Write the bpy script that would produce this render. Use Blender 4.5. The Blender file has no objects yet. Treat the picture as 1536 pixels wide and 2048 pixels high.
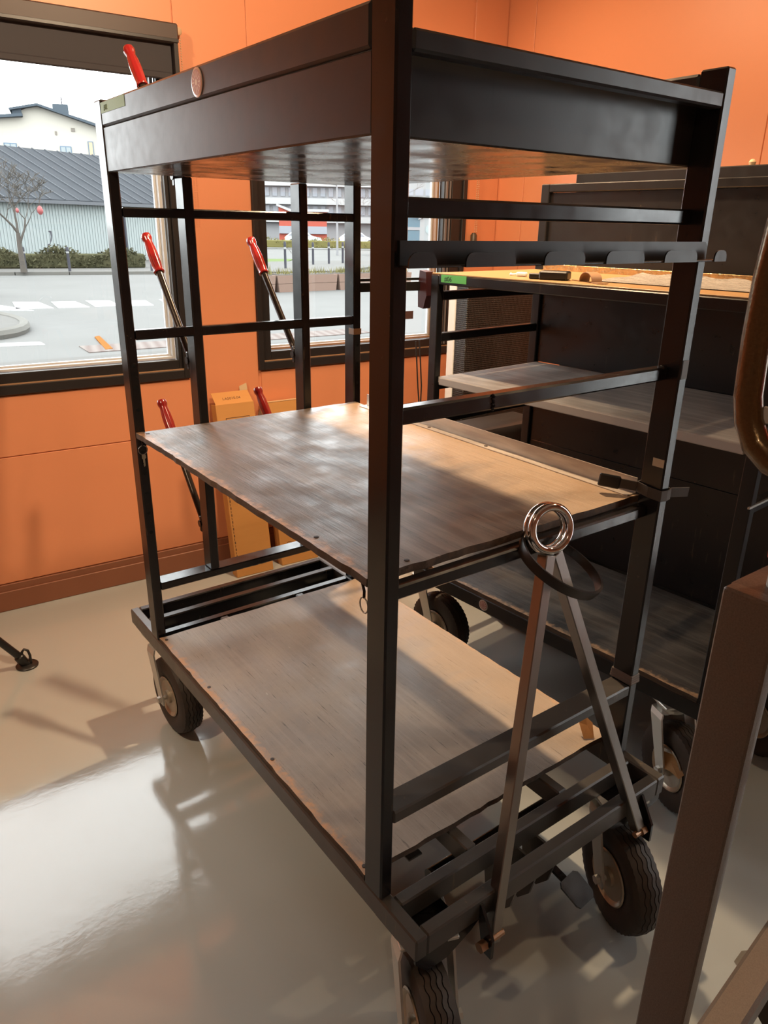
import bpy, bmesh, math, random
from mathutils import Vector, Matrix

random.seed(7)
S = bpy.context.scene
COL = S.collection
PI = math.pi
F = 0.455                      # height of the big cart's deck frame above the floor

# ------------------------------------------------------------------ camera
yaw, pitch, roll = 0.6422, 0.36755, 0.01663
fw = Vector((math.sin(yaw)*math.cos(pitch), math.cos(yaw)*math.cos(pitch), -math.sin(pitch)))
rt = Vector((math.cos(yaw), -math.sin(yaw), 0)); up = rt.cross(fw)
rx = rt*math.cos(roll) + up*math.sin(roll)
ux = -rt*math.sin(roll) + up*math.cos(roll)
cam_d = bpy.data.cameras.new('camera'); cam = bpy.data.objects.new('camera', cam_d); COL.objects.link(cam)
M = Matrix.Identity(4)
for i in range(3):
    M[i][0], M[i][1], M[i][2] = rx[i], ux[i], -fw[i]
M[0][3], M[1][3], M[2][3] = -0.7552, -0.9987, 1.4309 + F
cam.matrix_world = M
cam_d.sensor_fit = 'VERTICAL'; cam_d.sensor_height = 36.0; cam_d.lens = 1480.22/2048*36.0
cam_d.clip_start = 0.02; cam_d.clip_end = 800
S.camera = cam

# ------------------------------------------------------------------ world and exposure
wd = bpy.data.worlds.new('overcast_sky'); S.world = wd; wd.use_nodes = True
bg = wd.node_tree.nodes['Background']; bg.inputs[0].default_value = (0.96, 0.985, 1.0, 1); bg.inputs[1].default_value = 8.4
S.view_settings.view_transform = 'Standard'; S.view_settings.look = 'None'
S.view_settings.gamma = 1.0; S.view_settings.use_curve_mapping = False
S.view_settings.exposure = 0.0
S.cycles.use_denoising = True
S.cycles.max_bounces = 10; S.cycles.transparent_max_bounces = 12
S.cycles.sample_clamp_indirect = 6.0

# ------------------------------------------------------------------ materials
def mat(name, base, rough=0.5, metal=0.0, spec=0.5, coat=0.0):
    m = bpy.data.materials.new(name); m.use_nodes = True
    b = m.node_tree.nodes['Principled BSDF']
    b.inputs['Base Color'].default_value = (*base, 1); b.inputs['Roughness'].default_value = rough
    b.inputs['Metallic'].default_value = metal; b.inputs['Specular IOR Level'].default_value = spec
    b.inputs['Coat Weight'].default_value = coat
    return m

class NT:
    """small node helper on a material"""
    def __init__(s, m): s.t = m.node_tree; s.n = s.t.nodes; s.b = s.n['Principled BSDF']
    def add(s, kind, **kw):
        n = s.n.new(kind)
        for k, v in kw.items(): setattr(n, k, v)
        return n
    def lk(s, a, b): s.t.links.new(a, b)
    def coord(s, scale=(1, 1, 1), which='Object', rot=(0, 0, 0)):
        tc = s.add('ShaderNodeTexCoord'); mp = s.add('ShaderNodeMapping')
        mp.inputs['Scale'].default_value = scale; mp.inputs['Rotation'].default_value = rot
        s.lk(tc.outputs[which], mp.inputs[0]); return mp.outputs[0]
    def noise(s, vec, scale, detail=4, rough=0.55):
        n = s.add('ShaderNodeTexNoise'); n.inputs['Scale'].default_value = scale
        n.inputs['Detail'].default_value = detail; n.inputs['Roughness'].default_value = rough
        s.lk(vec, n.inputs['Vector']); return n.outputs['Fac']
    def ramp(s, fac, stops):
        r = s.add('ShaderNodeValToRGB'); e = r.color_ramp.elements
        while len(e) < len(stops): e.new(0.5)
        for el, (p, c) in zip(e, stops):
            el.position = p; el.color = (*c, 1) if len(c) == 3 else c
        s.lk(fac, r.inputs[0]); return r.outputs[0]
    def mix(s, fac, a, b, mode='MIX'):
        m = s.add('ShaderNodeMix', data_type='RGBA', blend_type=mode)
        for sock, v in ((m.inputs[0], fac), (m.inputs[6], a), (m.inputs[7], b)):
            if isinstance(v, (int, float)): sock.default_value = v
            elif isinstance(v, tuple): sock.default_value = (*v, 1)
            else: s.lk(v, sock)
        return m.outputs[2]
    def math(s, op, a, b=0.0):
        m = s.add('ShaderNodeMath', operation=op)
        for sock, v in ((m.inputs[0], a), (m.inputs[1], b)):
            if isinstance(v, (int, float)): sock.default_value = v
            else: s.lk(v, sock)
        return m.outputs[0]
    def bump(s, h, strength, dist=0.01):
        b = s.add('ShaderNodeBump'); b.inputs['Strength'].default_value = strength; b.inputs['Distance'].default_value = dist
        s.lk(h, b.inputs['Height']); s.lk(b.outputs[0], s.b.inputs['Normal'])

G3 = lambda v: (v, v, v)

def black_paint(name, base=(0.009, 0.008, 0.0085), rough=0.2, wear=0.5, chip=(0.16, 0.11, 0.07)):
    m = mat(name, base, rough, spec=0.5); t = NT(m)
    v = t.coord()
    big = t.noise(v, 5, 3)
    sv = t.coord((60, 60, 7), rot=(0.3, 0.5, 0.2))
    scr = t.ramp(t.noise(sv, 1.0, 5, 0.6), [(0.64, G3(0)), (0.70, G3(1))])
    spots = t.ramp(t.noise(v, 70, 4, 0.6), [(0.68, G3(0)), (0.73, G3(1))])
    w = t.math('MULTIPLY', t.math('MAXIMUM', scr, spots), t.math('MULTIPLY', t.ramp(big, [(0.45, G3(0)), (0.65, G3(1))]), wear))
    c = t.mix(big, base, tuple(x*1.6 for x in base))
    t.lk(t.mix(w, c, chip), t.b.inputs['Base Color'])
    r = t.ramp(t.noise(v, 22, 5), [(0.3, G3(rough-0.03)), (0.75, G3(rough+0.06))])
    t.lk(r, t.b.inputs['Roughness'])
    t.bump(t.noise(v, 120, 3), 0.03, 0.001)
    return m

def worn_ply(name, dark, light, chip, rough=0.42, size=None, grain=1.0, bumps=0.35, bare=None, streak=0.5):
    """worn film-faced plywood; wood shows through in scuffs and along the edges; bare paints tan wood and warm light at high x"""
    m = mat(name, dark, rough); t = NT(m)
    v = t.coord()
    gv = t.coord((38*grain, 2.2, 38))
    g = t.noise(gv, 1.0, 8, 0.7)
    blotch = t.noise(v, 4.5, 6, 0.62)
    c = t.mix(t.ramp(blotch, [(0.32, G3(0)), (0.72, G3(1))]), dark, light)
    c = t.mix(t.ramp(g, [(0.46, G3(0.0)), (0.62, G3(streak))]), c, tuple(x*1.5 for x in light))
    cracks = t.noise(t.coord((110*grain, 7, 110)), 1.0, 6, 0.72)
    c = t.mix(t.ramp(cracks, [(0.60, G3(0)), (0.66, G3(0.85))]), c, tuple(x*0.28 for x in dark))
    scr = t.noise(t.coord((55, 12, 40), rot=(0, 0, 0.6)), 1.0, 4, 0.5)
    c = t.mix(t.ramp(scr, [(0.72, G3(0)), (0.76, G3(0.4))]), c, tuple(min(1, x*2.0) for x in light))
    if size:
        (x0, x1), (y0, y1) = size
        sep = t.add('ShaderNodeSeparateXYZ'); t.lk(v, sep.inputs[0])
        dx = t.math('MINIMUM', t.math('SUBTRACT', sep.outputs[0], x0), t.math('SUBTRACT', x1, sep.outputs[0]))
        dy = t.math('MINIMUM', t.math('SUBTRACT', sep.outputs[1], y0), t.math('SUBTRACT', y1, sep.outputs[1]))
        d = t.math('MINIMUM', dx, dy)
        d = t.math('SUBTRACT', d, t.math('MULTIPLY', t.noise(v, 16, 5, 0.75), 0.085))
        e = t.ramp(t.math('ADD', d, 0.5), [(0.472, G3(1)), (0.486, G3(0))])
        c = t.mix(t.math('MULTIPLY', e, t.ramp(t.noise(v, 45, 4), [(0.35, G3(0.25)), (0.6, G3(1))])), c, chip)
    if bare:  # tan toward high x: worn wood plus warm light worked into the colour
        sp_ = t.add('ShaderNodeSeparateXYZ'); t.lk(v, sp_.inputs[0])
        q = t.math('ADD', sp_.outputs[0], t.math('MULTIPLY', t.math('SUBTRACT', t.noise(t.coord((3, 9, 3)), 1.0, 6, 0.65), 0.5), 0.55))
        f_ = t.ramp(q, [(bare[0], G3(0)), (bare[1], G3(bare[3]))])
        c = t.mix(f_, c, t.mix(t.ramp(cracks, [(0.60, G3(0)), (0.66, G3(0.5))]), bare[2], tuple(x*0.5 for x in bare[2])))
    t.lk(c, t.b.inputs['Base Color'])
    r = t.ramp(t.noise(v, 9, 6, 0.6), [(0.3, G3(rough-0.13)), (0.7, G3(rough+0.16))])
    t.lk(r, t.b.inputs['Roughness'])
    t.bump(t.math('ADD', g, t.math('MULTIPLY', cracks, 0.8)), bumps, 0.004)
    return m

m_black = black_paint('black_painted_steel')
m_black_rail = black_paint('black_painted_frame', base=(0.042, 0.037, 0.033), wear=0.9, rough=0.32)
m_black2 = black_paint('black_painted_steel_second_cart', base=(0.008, 0.0075, 0.008), rough=0.3, wear=0.3)
m_tray = black_paint('grey_black_tray_sheet', base=(0.012, 0.011, 0.011), rough=0.33, wear=0.55, chip=(0.004, 0.004, 0.004))
m_hook = black_paint('hook_rail_paint', base=(0.012, 0.011, 0.011), rough=0.36, wear=0.5, chip=(0.004, 0.004, 0.004))
m_shelf = worn_ply('worn_brown_plywood_shelf', (0.085, 0.062, 0.048), (0.20, 0.155, 0.12), (0.55, 0.30, 0.15), 0.42, size=((0.0, 2.0), (-1.0, 3.0)), bare=(0.50, 0.72, (0.40, 0.27, 0.165), 0.85))  # right side tan for worn wood and the warm light falling there
m_deck = worn_ply('worn_brown_plywood_deck', (0.21, 0.17, 0.14), (0.34, 0.29, 0.245), (0.52, 0.28, 0.14), 0.5, size=((0.0, 0.91), (-1.0, 3.0)), grain=1.6, streak=0.16, bumps=0.22, bare=(0.60, 0.80, (0.42, 0.29, 0.18), 0.6))  # right edge tan paints the warm lit strip, milder than the shelf
m_plyedge = worn_ply('splintered_plywood_edge', (0.03, 0.02, 0.015), (0.10, 0.06, 0.035), (0.4, 0.22, 0.1), 0.7)
m_deck2 = worn_ply('worn_black_plywood_deck', (0.035, 0.030, 0.027), (0.10, 0.085, 0.07), (0.55, 0.33, 0.17), 0.5, size=((0.0, 1.2), (-0.2, 1.6)))
m_undertray = worn_ply('lacquered_plywood_underside', (0.05, 0.04, 0.032), (0.09, 0.07, 0.055), (0.2, 0.15, 0.1), 0.22, bumps=0.06)
m_greyboard = worn_ply('grey_laminate_shelf', (0.30, 0.27, 0.245), (0.42, 0.39, 0.355), (0.5, 0.4, 0.3), 0.5)
m_lip = mat('greige_shelf_lip', (0.40, 0.35, 0.31), 0.55)
m_lit_edge = mat('lit_edge_metal', (0.62, 0.60, 0.57), 0.36, 1.0)  # pale metal for the painted light on a rail edge
m_tanmetal = mat('scuffed_galvanised_angle', (0.50, 0.43, 0.36), 0.42, 0.7)
t = NT(m_tanmetal); t.lk(t.mix(t.ramp(t.noise(t.coord((30, 4, 30)), 1, 5), [(0.4, G3(0)), (0.7, G3(1))]), (0.38, 0.32, 0.27), (0.60, 0.53, 0.45)), t.b.inputs['Base Color'])
m_chrome = mat('polished_steel', (0.80, 0.78, 0.76), 0.09, 1.0)
m_steelbar = mat('ground_steel_bar', (0.33, 0.31, 0.29), 0.30, 1.0)
t = NT(m_steelbar); t.bump(t.noise(t.coord((90, 90, 6)), 1, 4), 0.12, 0.002)
m_zinc = mat('zinc_plated_steel', (0.62, 0.62, 0.58), 0.42, 0.75)
m_rubber = mat('black_rubber', (0.022, 0.017, 0.015), 0.62)
t = NT(m_rubber); t.lk(t.mix(t.noise(t.coord(), 14, 5), (0.014, 0.012, 0.011), (0.055, 0.036, 0.026)), t.b.inputs['Base Color'])
m_band = mat('black_rubber_loop', (0.022, 0.018, 0.017), 0.42)
m_red = mat('red_vinyl_grip', (0.216, 0.007, 0.007), 0.24, coat=0.5)
m_leverpipe = mat('dark_lever_pipe', (0.03, 0.022, 0.018), 0.24, 0.4)
m_green = mat('green_tape', (0.12, 0.52, 0.11), 0.5)
m_green_old = mat('faded_green_tape', (0.12, 0.19, 0.07), 0.5)
m_ink = mat('black_ink', (0.02, 0.03, 0.02), 0.6)
m_silver = mat('silver_badge_rim', (0.6, 0.55, 0.52), 0.3, 0.8)
m_badge = mat('pinkish_badge_face', (0.42, 0.20, 0.17), 0.35)
m_badge_mark = mat('badge_rays', (0.66, 0.50, 0.44), 0.4)
m_masking = mat('tan_masking_tape', (0.46, 0.33, 0.20), 0.7)
m_webbing = mat('grey_webbing', (0.06, 0.048, 0.040), 0.55)
m_tapeband = mat('taupe_cloth_tape', (0.16, 0.125, 0.105), 0.6)
m_kraft = mat('kraft_paper', (0.62, 0.37, 0.17), 0.7)
m_plastic = mat('black_plastic', (0.012, 0.011, 0.011), 0.35)
m_whiteplastic = mat('white_plastic', (0.75, 0.74, 0.72), 0.4)
m_ochre = mat('pale_wood_top', (0.62, 0.38, 0.18), 0.4)
t = NT(m_ochre); t.lk(t.mix(t.noise(t.coord((40, 2.5, 40)), 1, 6, 0.6), (0.42, 0.25, 0.11), (0.31, 0.175, 0.075)), t.b.inputs['Base Color'])
m_foil = mat('clear_plastic_sheet', (0.55, 0.50, 0.45), 0.18, 0.3)
t = NT(m_foil); t.bump(t.noise(t.coord(), 25, 3), 0.8, 0.01)
m_brass = mat('brassy_edge_tape', (0.55, 0.38, 0.20), 0.25, 0.8)
t = NT(m_brass); t.bump(t.noise(t.coord(), 40, 3), 0.5, 0.006)
m_strapbrown = mat('brown_leather_strap', (0.30, 0.17, 0.09), 0.5)
m_maroon = mat('dark_maroon_wood', (0.055, 0.016, 0.018), 0.35)

# hammertone trolley paint
m_hammer = mat('hammertone_brown_paint', (0.13, 0.098, 0.076), 0.42, 0.25, coat=0.15); t = NT(m_hammer)
vv = t.coord(); hn = t.noise(vv, 420, 3, 0.6)
t.lk(t.mix(hn, (0.085, 0.062, 0.048), (0.20, 0.155, 0.12)), t.b.inputs['Base Color']); t.bump(hn, 0.4, 0.001)
m_hammer_g = mat('hammertone_bronze_paint', (0.12, 0.075, 0.03), 0.26, 0.6, coat=0.3); t = NT(m_hammer_g)
hn = t.noise(t.coord(), 300, 3, 0.6); t.lk(t.mix(hn, (0.08, 0.05, 0.02), (0.20, 0.125, 0.055)), t.b.inputs['Base Color']); t.bump(hn, 0.3, 0.001)

# room
m_wall = mat('orange_wall_paint', (0.68, 0.27, 0.125), 0.45); t = NT(m_wall)
wv = t.coord()
t.lk(t.mix(t.noise(wv, 1.3, 5), (0.69, 0.268, 0.13), (0.64, 0.247, 0.118)), t.b.inputs['Base Color'])
t.bump(t.noise(wv, 160, 3), 0.05, 0.002)
m_skirt = mat('terracotta_skirting', (0.25, 0.095, 0.05), 0.5)
m_frame = mat('black_window_frame', (0.018, 0.015, 0.015), 0.4)
m_frame_in = mat('inner_sash_pale', (0.55, 0.56, 0.58), 0.4)
m_reveal = mat('bronze_reveal', (0.30, 0.17, 0.09), 0.45)
m_blind = mat('charcoal_blind_fabric', (0.03, 0.026, 0.030), 0.75)
m_cassette = mat('brown_black_cassette', (0.055, 0.035, 0.028), 0.5)
m_chain = mat('beige_bead_chain', (0.60, 0.42, 0.26), 0.45)
m_ceil = mat('off_white_ceiling', (0.55, 0.50, 0.44), 0.8)
m_backwall = mat('room_side_wall', (0.50, 0.30, 0.20), 0.7)
m_floor = mat('epoxy_floor', (0.27, 0.265, 0.24), 0.17, spec=0.75); t = NT(m_floor)
fv = t.coord()
t.lk(t.mix(t.noise(fv, 1.6, 6), (0.345, 0.365, 0.36), (0.385, 0.41, 0.405)), t.b.inputs['Base Color'])
sc = t.ramp(t.noise(t.coord((3, 60, 1), rot=(0, 0, 0.9)), 1, 4), [(0.66, G3(0)), (0.70, G3(1))])
t.lk(t.ramp(t.math('ADD', t.noise(fv, 3.0, 6, 0.6), t.math('MULTIPLY', sc, 0.3)), [(0.3, G3(0.06)), (0.75, G3(0.14))]), t.b.inputs['Roughness'])
t.bump(t.math('ADD', t.noise(fv, 2.6, 3), t.math('MULTIPLY', t.noise(fv, 55, 3), 0.10)), 0.06, 0.02)

# thin window glass: mostly clear with a little mirror
def glass_mat(name, tint=(0.97, 0.985, 0.98)):
    m = bpy.data.materials.new(name); m.use_nodes = True; n = m.node_tree.nodes; n.clear()
    o = n.new('ShaderNodeOutputMaterial'); tr = n.new('ShaderNodeBsdfTransparent'); gl = n.new('ShaderNodeBsdfGlossy')
    fr = n.new('ShaderNodeFresnel'); mx = n.new('ShaderNodeMixShader')
    tr.inputs[0].default_value = (*tint, 1); gl.inputs['Roughness'].default_value = 0.0; fr.inputs[0].default_value = 1.35
    L = m.node_tree.links
    L.new(fr.outputs[0], mx.inputs[0]); L.new(tr.outputs[0], mx.inputs[1]); L.new(gl.outputs[0], mx.inputs[2]); L.new(mx.outputs[0], o.inputs[0])
    return m
m_glass = glass_mat('window_glass')

# ------------------------------------------------------------------ geometry helpers
class MB:
    def __init__(s): s.bm = bmesh.new()
    def box(s, x0, x1, y0, y1, z0, z1, bev=0.0025, seg=1):
        t = bmesh.new(); bmesh.ops.create_cube(t, size=1)
        for v in t.verts:
            v.co = Vector(((x0+x1)/2+(x1-x0)*v.co.x, (y0+y1)/2+(y1-y0)*v.co.y, (z0+z1)/2+(z1-z0)*v.co.z))
        if bev: bmesh.ops.bevel(t, geom=t.edges[:], offset=min(bev, 0.45*min(abs(x1-x0), abs(y1-y0), abs(z1-z0))), segments=seg, affect='EDGES', profile=0.7)
        return s.merge(t)
    def merge(s, t, mx=None):
        if mx is not None: bmesh.ops.transform(t, matrix=mx, verts=t.verts)
        me = bpy.data.meshes.new('tmp'); t.to_mesh(me); t.free(); s.bm.from_mesh(me); bpy.data.meshes.remove(me)
        return s
    def beam(s, p0, p1, w, h, bev=0.003, rollv=(0, 0, 1)):
        """rectangular bar from p0 to p1, w along the side axis, h along the up axis"""
        p0, p1 = Vector(p0), Vector(p1); d = (p1-p0); L = d.length; d.normalize()
        side = d.cross(Vector(rollv))
        if side.length < 1e-4: side = Vector((1, 0, 0))
        side.normalize(); u = side.cross(d)
        t = MB().box(-w/2, w/2, -h/2, h/2, 0, L, bev).bm
        mx = Matrix(((side.x, u.x, d.x, p0.x), (side.y, u.y, d.y, p0.y), (side.z, u.z, d.z, p0.z), (0, 0, 0, 1)))
        return s.merge(t, mx)
    def tube(s, pts, r, seg=12, closed=False, caps=True):
        pts = [Vector(p) for p in pts]; n = len(pts)
        rr = r if isinstance(r, (list, tuple)) else [r]*n
        rings = []; prev = None
        for i, p in enumerate(pts):
            if closed: d = pts[(i+1) % n]-pts[i-1]
            else: d = pts[min(i+1, n-1)]-pts[max(i-1, 0)]
            d.normalize()
            if prev is None:
                a = Vector((0, 0, 1)) if abs(d.z) < 0.9 else Vector((1, 0, 0))
                u = d.cross(a).normalized()
            else:
                u = (prev-d*prev.dot(d)).normalized()
            prev = u; w = d.cross(u)
            rings.append([s.bm.verts.new(p+(u*math.cos(2*PI*k/seg)+w*math.sin(2*PI*k/seg))*rr[i]) for k in range(seg)])
        m = n if closed else n-1
        for i in range(m):
            a, b = rings[i], rings[(i+1) % n]
            off = 0
            if closed and i == n-1:
                off = min(range(seg), key=lambda o: (a[0].co-b[o].co).length)
            for k in range(seg):
                s.bm.faces.new((a[k], a[(k+1) % seg], b[(k+1+off) % seg], b[(k+off) % seg]))
        if caps and not closed:
            s.bm.faces.new(rings[0][::-1]); s.bm.faces.new(rings[-1])
        return s
    def lathe(s, prof, seg=24, lobes=0, lobe_amp=0.0, lobe_rng=(0, 0)):
        """profile of (r, z) turned about z"""
        rings = []
        for (r, z) in prof:
            ring = []
            for k in range(seg):
                a = 2*PI*k/seg
                q = r*(1+(lobe_amp*math.cos(lobes*a) if lobes and lobe_rng[0] <= z <= lobe_rng[1] else 0))
                ring.append(s.bm.verts.new((q*math.cos(a), q*math.sin(a), z)))
            rings.append(ring)
        for a, b in zip(rings, rings[1:]):
            for k in range(seg): s.bm.faces.new((a[k], a[(k+1) % seg], b[(k+1) % seg], b[k]))
        s.bm.faces.new(rings[0][::-1]); s.bm.faces.new(rings[-1])
        return s
    def prism(s, poly, axis, t0, t1, bev=0):
        """poly in the two other axes (order xyz minus axis) pushed from t0 to t1"""
        def P(a, b, c): return {'x': (c, a, b), 'y': (a, c, b), 'z': (a, b, c)}[axis]
        lo = [s.bm.verts.new(P(a, b, t0)) for a, b in poly]; hi = [s.bm.verts.new(P(a, b, t1)) for a, b in poly]
        n = len(poly); s.bm.faces.new(lo[::-1]); s.bm.faces.new(hi)
        for i in range(n): s.bm.faces.new((lo[i], lo[(i+1) % n], hi[(i+1) % n], hi[i]))
        return s
    def xf(s, mx): bmesh.ops.transform(s.bm, matrix=mx, verts=s.bm.verts); return s
    def mesh(s, name, m, smooth=False):
        bmesh.ops.recalc_face_normals(s.bm, faces=s.bm.faces)
        me = bpy.data.meshes.new(name); s.bm.to_mesh(me); s.bm.free()
        me.materials.append(m)
        if smooth:
            for p in me.polygons: p.use_smooth = True
            me.set_sharp_from_angle(angle=math.radians(38))
        return me
    def build(s, name, m, parent=None, smooth=False):
        return link(name, s.mesh(name, m, smooth), parent)

def link(name, me, parent=None):
    o = bpy.data.objects.new(name, me); COL.objects.link(o)
    if parent is not None: o.parent = parent
    return o
def tag(o, label, cat, group=None, kind=None):
    o['label'] = label; o['category'] = cat
    if group: o['group'] = group
    if kind: o['kind'] = kind
    return o
def thing(name, label, cat, loc=(0, 0, 0), rz=0.0, group=None):
    o = bpy.data.objects.new(name, None); o.empty_display_size = 0.1; COL.objects.link(o)
    o.location = loc; o.rotation_euler = (0, 0, rz)
    return tag(o, label, cat, group)
def struct(o, label=None):
    o['kind'] = 'structure'
    if label: o['label'] = label
    return o
def bx(name, m, parent, x0, x1, y0, y1, z0, z1, bev=0.0025):
    return MB().box(x0, x1, y0, y1, z0, z1, bev).build(name, m, parent)
def T(x, y, z): return Matrix.Translation((x, y, z))
def R(a, ax): return Matrix.Rotation(a, 4, ax)
def text_mesh(txt, size, m, name, parent, mx, extr=0.0004):
    cu = bpy.data.curves.new('txt', 'FONT'); cu.body = txt; cu.size = size; cu.extrude = extr; cu.align_x = 'LEFT'
    cu.resolution_u = 3
    tmp = bpy.data.objects.new('txt', cu); COL.objects.link(tmp)
    dg = bpy.context.evaluated_depsgraph_get()
    me = bpy.data.meshes.new_from_object(tmp.evaluated_get(dg)); bpy.data.objects.remove(tmp); bpy.data.curves.remove(cu)
    me.transform(mx); me.materials.clear(); me.materials.append(m)
    return link(name, me, parent)

# ================================================================== THE ROOM
PHI = math.radians(-3.06)
room = Matrix.Rotation(PHI, 4, 'Z')            # room axes: X along the window wall, Y towards it
WY, WX = 2.872, 2.75                            # window wall and side wall
XL, YN, CE = -3.6, -4.2, 3.55                   # far left, behind the camera, ceiling
def rbuild(mb, name, m, parent=None, smooth=False):
    if parent is None: mb.xf(room)
    else: pass
    o = mb.build(name, m, parent, smooth)
    return o
def rstruct(name, m, *boxes, bev=0.0, label=None):
    mb = MB()
    for b in boxes: mb.box(*b, bev)
    o = mb.build(name, m); o.matrix_world = room
    return struct(o, label)

rstruct('floor', m_floor, (XL-0.2, WX+0.2, YN-0.2, WY+0.02, -0.08, 0.0))
rstruct('ceiling', m_ceil, (XL-0.2, WX+0.2, YN-0.2, WY+0.2, CE, CE+0.08))
# window wall with two openings
W1 = (-0.97, 0.632, 1.11, 2.70); W2 = (1.035, 2.48, 1.115, 2.60)
rstruct('wall_window', m_wall,
        (XL, W1[0], WY, WY+0.16, 0, CE), (W1[0], W1[1], WY, WY+0.16, 0, W1[2]), (W1[0], W1[1], WY, WY+0.16, W1[3], CE),
        (W1[1], W2[0], WY, WY+0.16, 0, CE), (W2[0], W2[1], WY, WY+0.16, 0, W2[2]), (W2[0], W2[1], WY, WY+0.16, W2[3], CE),
        (W2[1], WX+0.16, WY, WY+0.16, 0, CE))
D1 = (-1.58, -0.88, 2.95)                       # glazed door in the side wall, right of the picture
rstruct('wall_side', m_wall, (WX, WX+0.16, YN, D1[0], 0, CE), (WX, WX+0.16, D1[1], WY, 0, CE), (WX, WX+0.16, D1[0], D1[1], D1[2], CE))
rstruct('wall_left', m_backwall, (XL-0.16, XL, YN, WY, 0, CE))
rstruct('wall_near', m_backwall, (XL, WX, YN-0.16, YN, 0, CE))
# panel sheets on the window wall: each stands proud with an open joint between
def panel(name, x0, x1, z0, z1, wall='w', par=None):
    g = 0.0025
    if wall == 'w': mb = MB().box(x0+g, x1-g, WY-0.007, WY+0.001, z0+g, z1-g, 0.0015)
    else: mb = MB().box(WX-0.007, WX+0.001, x0+g, x1-g, z0+g, z1-g, 0.0015)
    return mb.build(name, m_wall, par)
ww = bpy.data.objects['wall_window']; ws = bpy.data.objects['wall_side']
for x0, x1, z0, z1 in [(XL+0.02, W1[0]-0.01, 0.145, 0.806), (XL+0.02, W1[0]-0.01, 0.806, CE-0.01),
                       (W1[0]-0.01, 1.047, 0.145, 0.806), (W1[0]-0.01, 0.68, 0.806, W1[2]-0.004), (W1[0]-0.01, 0.68, 2.74, CE-0.01),
                                              (1.047, 2.478, 0.145, 0.806), (1.047, 2.478, 0.806, W2[2]-0.004), (1.047, 2.478, 2.603, CE-0.01),
                       (2.486, WX-0.01, 0.145, 0.806), (2.486, WX-0.01, 0.806, CE-0.01)]:
    panel('wall_panel', x0, x1, z0, z1, 'w', ww)
MB().prism([(W1[1]+0.006, 0.8085), (1.0285, 0.8085), (1.0285, 2.603), (1.0445, 2.603), (1.0445, CE-0.0125), (0.6825, CE-0.0125), (0.6825, 2.7375), (W1[1]+0.006, 2.7375)], 'y', WY-0.007, WY+0.001).build('wall_panel', m_wall, ww)
for a, b in ((WY-0.01, 2.636), (2.636, 1.11), (1.11, -0.41), (-0.41, D1[1]+0.01), (D1[0]-0.01, -3.45)):
    panel('wall_panel', b, a, 0.145, CE-0.01, 's', ws)
panel('wall_panel', D1[0]-0.01, D1[1]+0.01, D1[2]+0.01, CE-0.01, 's', ws)
# skirting
def skirting(name, wall, lo, hi):
    mb = MB()
    if wall == 'w':
        mb.box(lo, hi, WY-0.016, WY, 0, 0.143, 0.002).box(lo, hi, WY-0.024, WY-0.014, 0, 0.108, 0.003)
    else:
        mb.box(WX-0.016, WX, lo, hi, 0, 0.143, 0.002).box(WX-0.024, WX-0.014, lo, hi, 0, 0.108, 0.003)
    o = mb.build(name, m_skirt); o.matrix_world = room
    return struct(o)
skirting('baseboard_window', 'w', XL, WX-0.026); skirting('baseboard_side', 's', D1[1], WY); skirting('baseboard_near', 's', YN, D1[0])

def window(name, x0, x1, z0, z1, gl, gr, label, bead):
    o = MB()
    # outer casing: moulded frame proud of the wall (left, right, bottom, top)
    def rect(m, a, b, c, d, w0, w1, wb, wt, y0, y1, bev=0.003):
        m.box(a, a+w0, y0, y1, c, d, bev).box(b-w1, b, y0, y1, c, d, bev)
        m.box(a+w0, b-w1, y0, y1, c, c+wb, bev).box(a+w0, b-w1, y0, y1, d-wt, d, bev)
    rect(o, x0, x1, z0, z1, 0.032, 0.032, 0.047, 0.03, WY-0.022, WY+0.05)
    fr = o.build(name, m_frame); fr.matrix_world = room; struct(fr, label)
    s = MB(); rect(s, x0+0.032, x1-0.032, z0+0.047, z1-0.03, gl-0.032, gr-0.032, 0.052, 0.05, WY+0.0, WY+0.05)
    s.build('sash', m_frame, fr)
    led = MB().box(x0+0.03, x1-0.03, WY-0.014, WY+0.0, z0+0.044, z0+0.052, 0.001); led.build('sill_bead', m_reveal, fr)
    s2 = MB(); rect(s2, x0+gl+0.0, x1-gr, z0+0.099, z1-0.08, 0.012, 0.016, 0.012, 0.01, WY+0.05, WY+0.09, 0.002)
    s2.build('glazing_bead', bead, fr)
    s3 = MB(); rect(s3, x0+gl+0.004, x1-gr-0.004, z0+0.103, z1-0.084, 0.018, 0.022, 0.016, 0.02, WY+0.09, WY+0.115, 0.002)
    s3.build('outer_sash', m_frame_in, fr)
    MB().box(x0+gl, x1-gr, WY+0.095, WY+0.099, z0+0.1, z1-0.08, 0).build('pane', m_glass, fr)
    return fr
win1 = window('window_1', *W1, 0.08, 0.050, 'wide black framed window looking onto the crossing', m_frame_in)
win2 = window('window_2', *W2, 0.085, 0.165, 'black framed window behind the big cart looking onto the square', m_reveal)
# right hand casing of window 2 has extra mouldings
for xa, xb, yy in ((2.322, 2.338, WY-0.010), (2.352, 2.36, WY-0.012), (2.37, 2.448, WY-0.008)):
    MB().box(xa, xb, yy, WY+0.01, W2[2]+0.06, W2[3]-0.05, 0.002).build('casing_moulding', m_frame if xb-xa > 0.02 else mat('moulding_edge', (0.16, 0.14, 0.14), 0.35), win2)
st = MB().box(2.10, 2.17, WY+0.088, WY+0.092, 1.335, 1.385, 0).build('window_sticker', mat('brown_sticker', (0.10, 0.055, 0.05), 0.6), win2)

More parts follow.
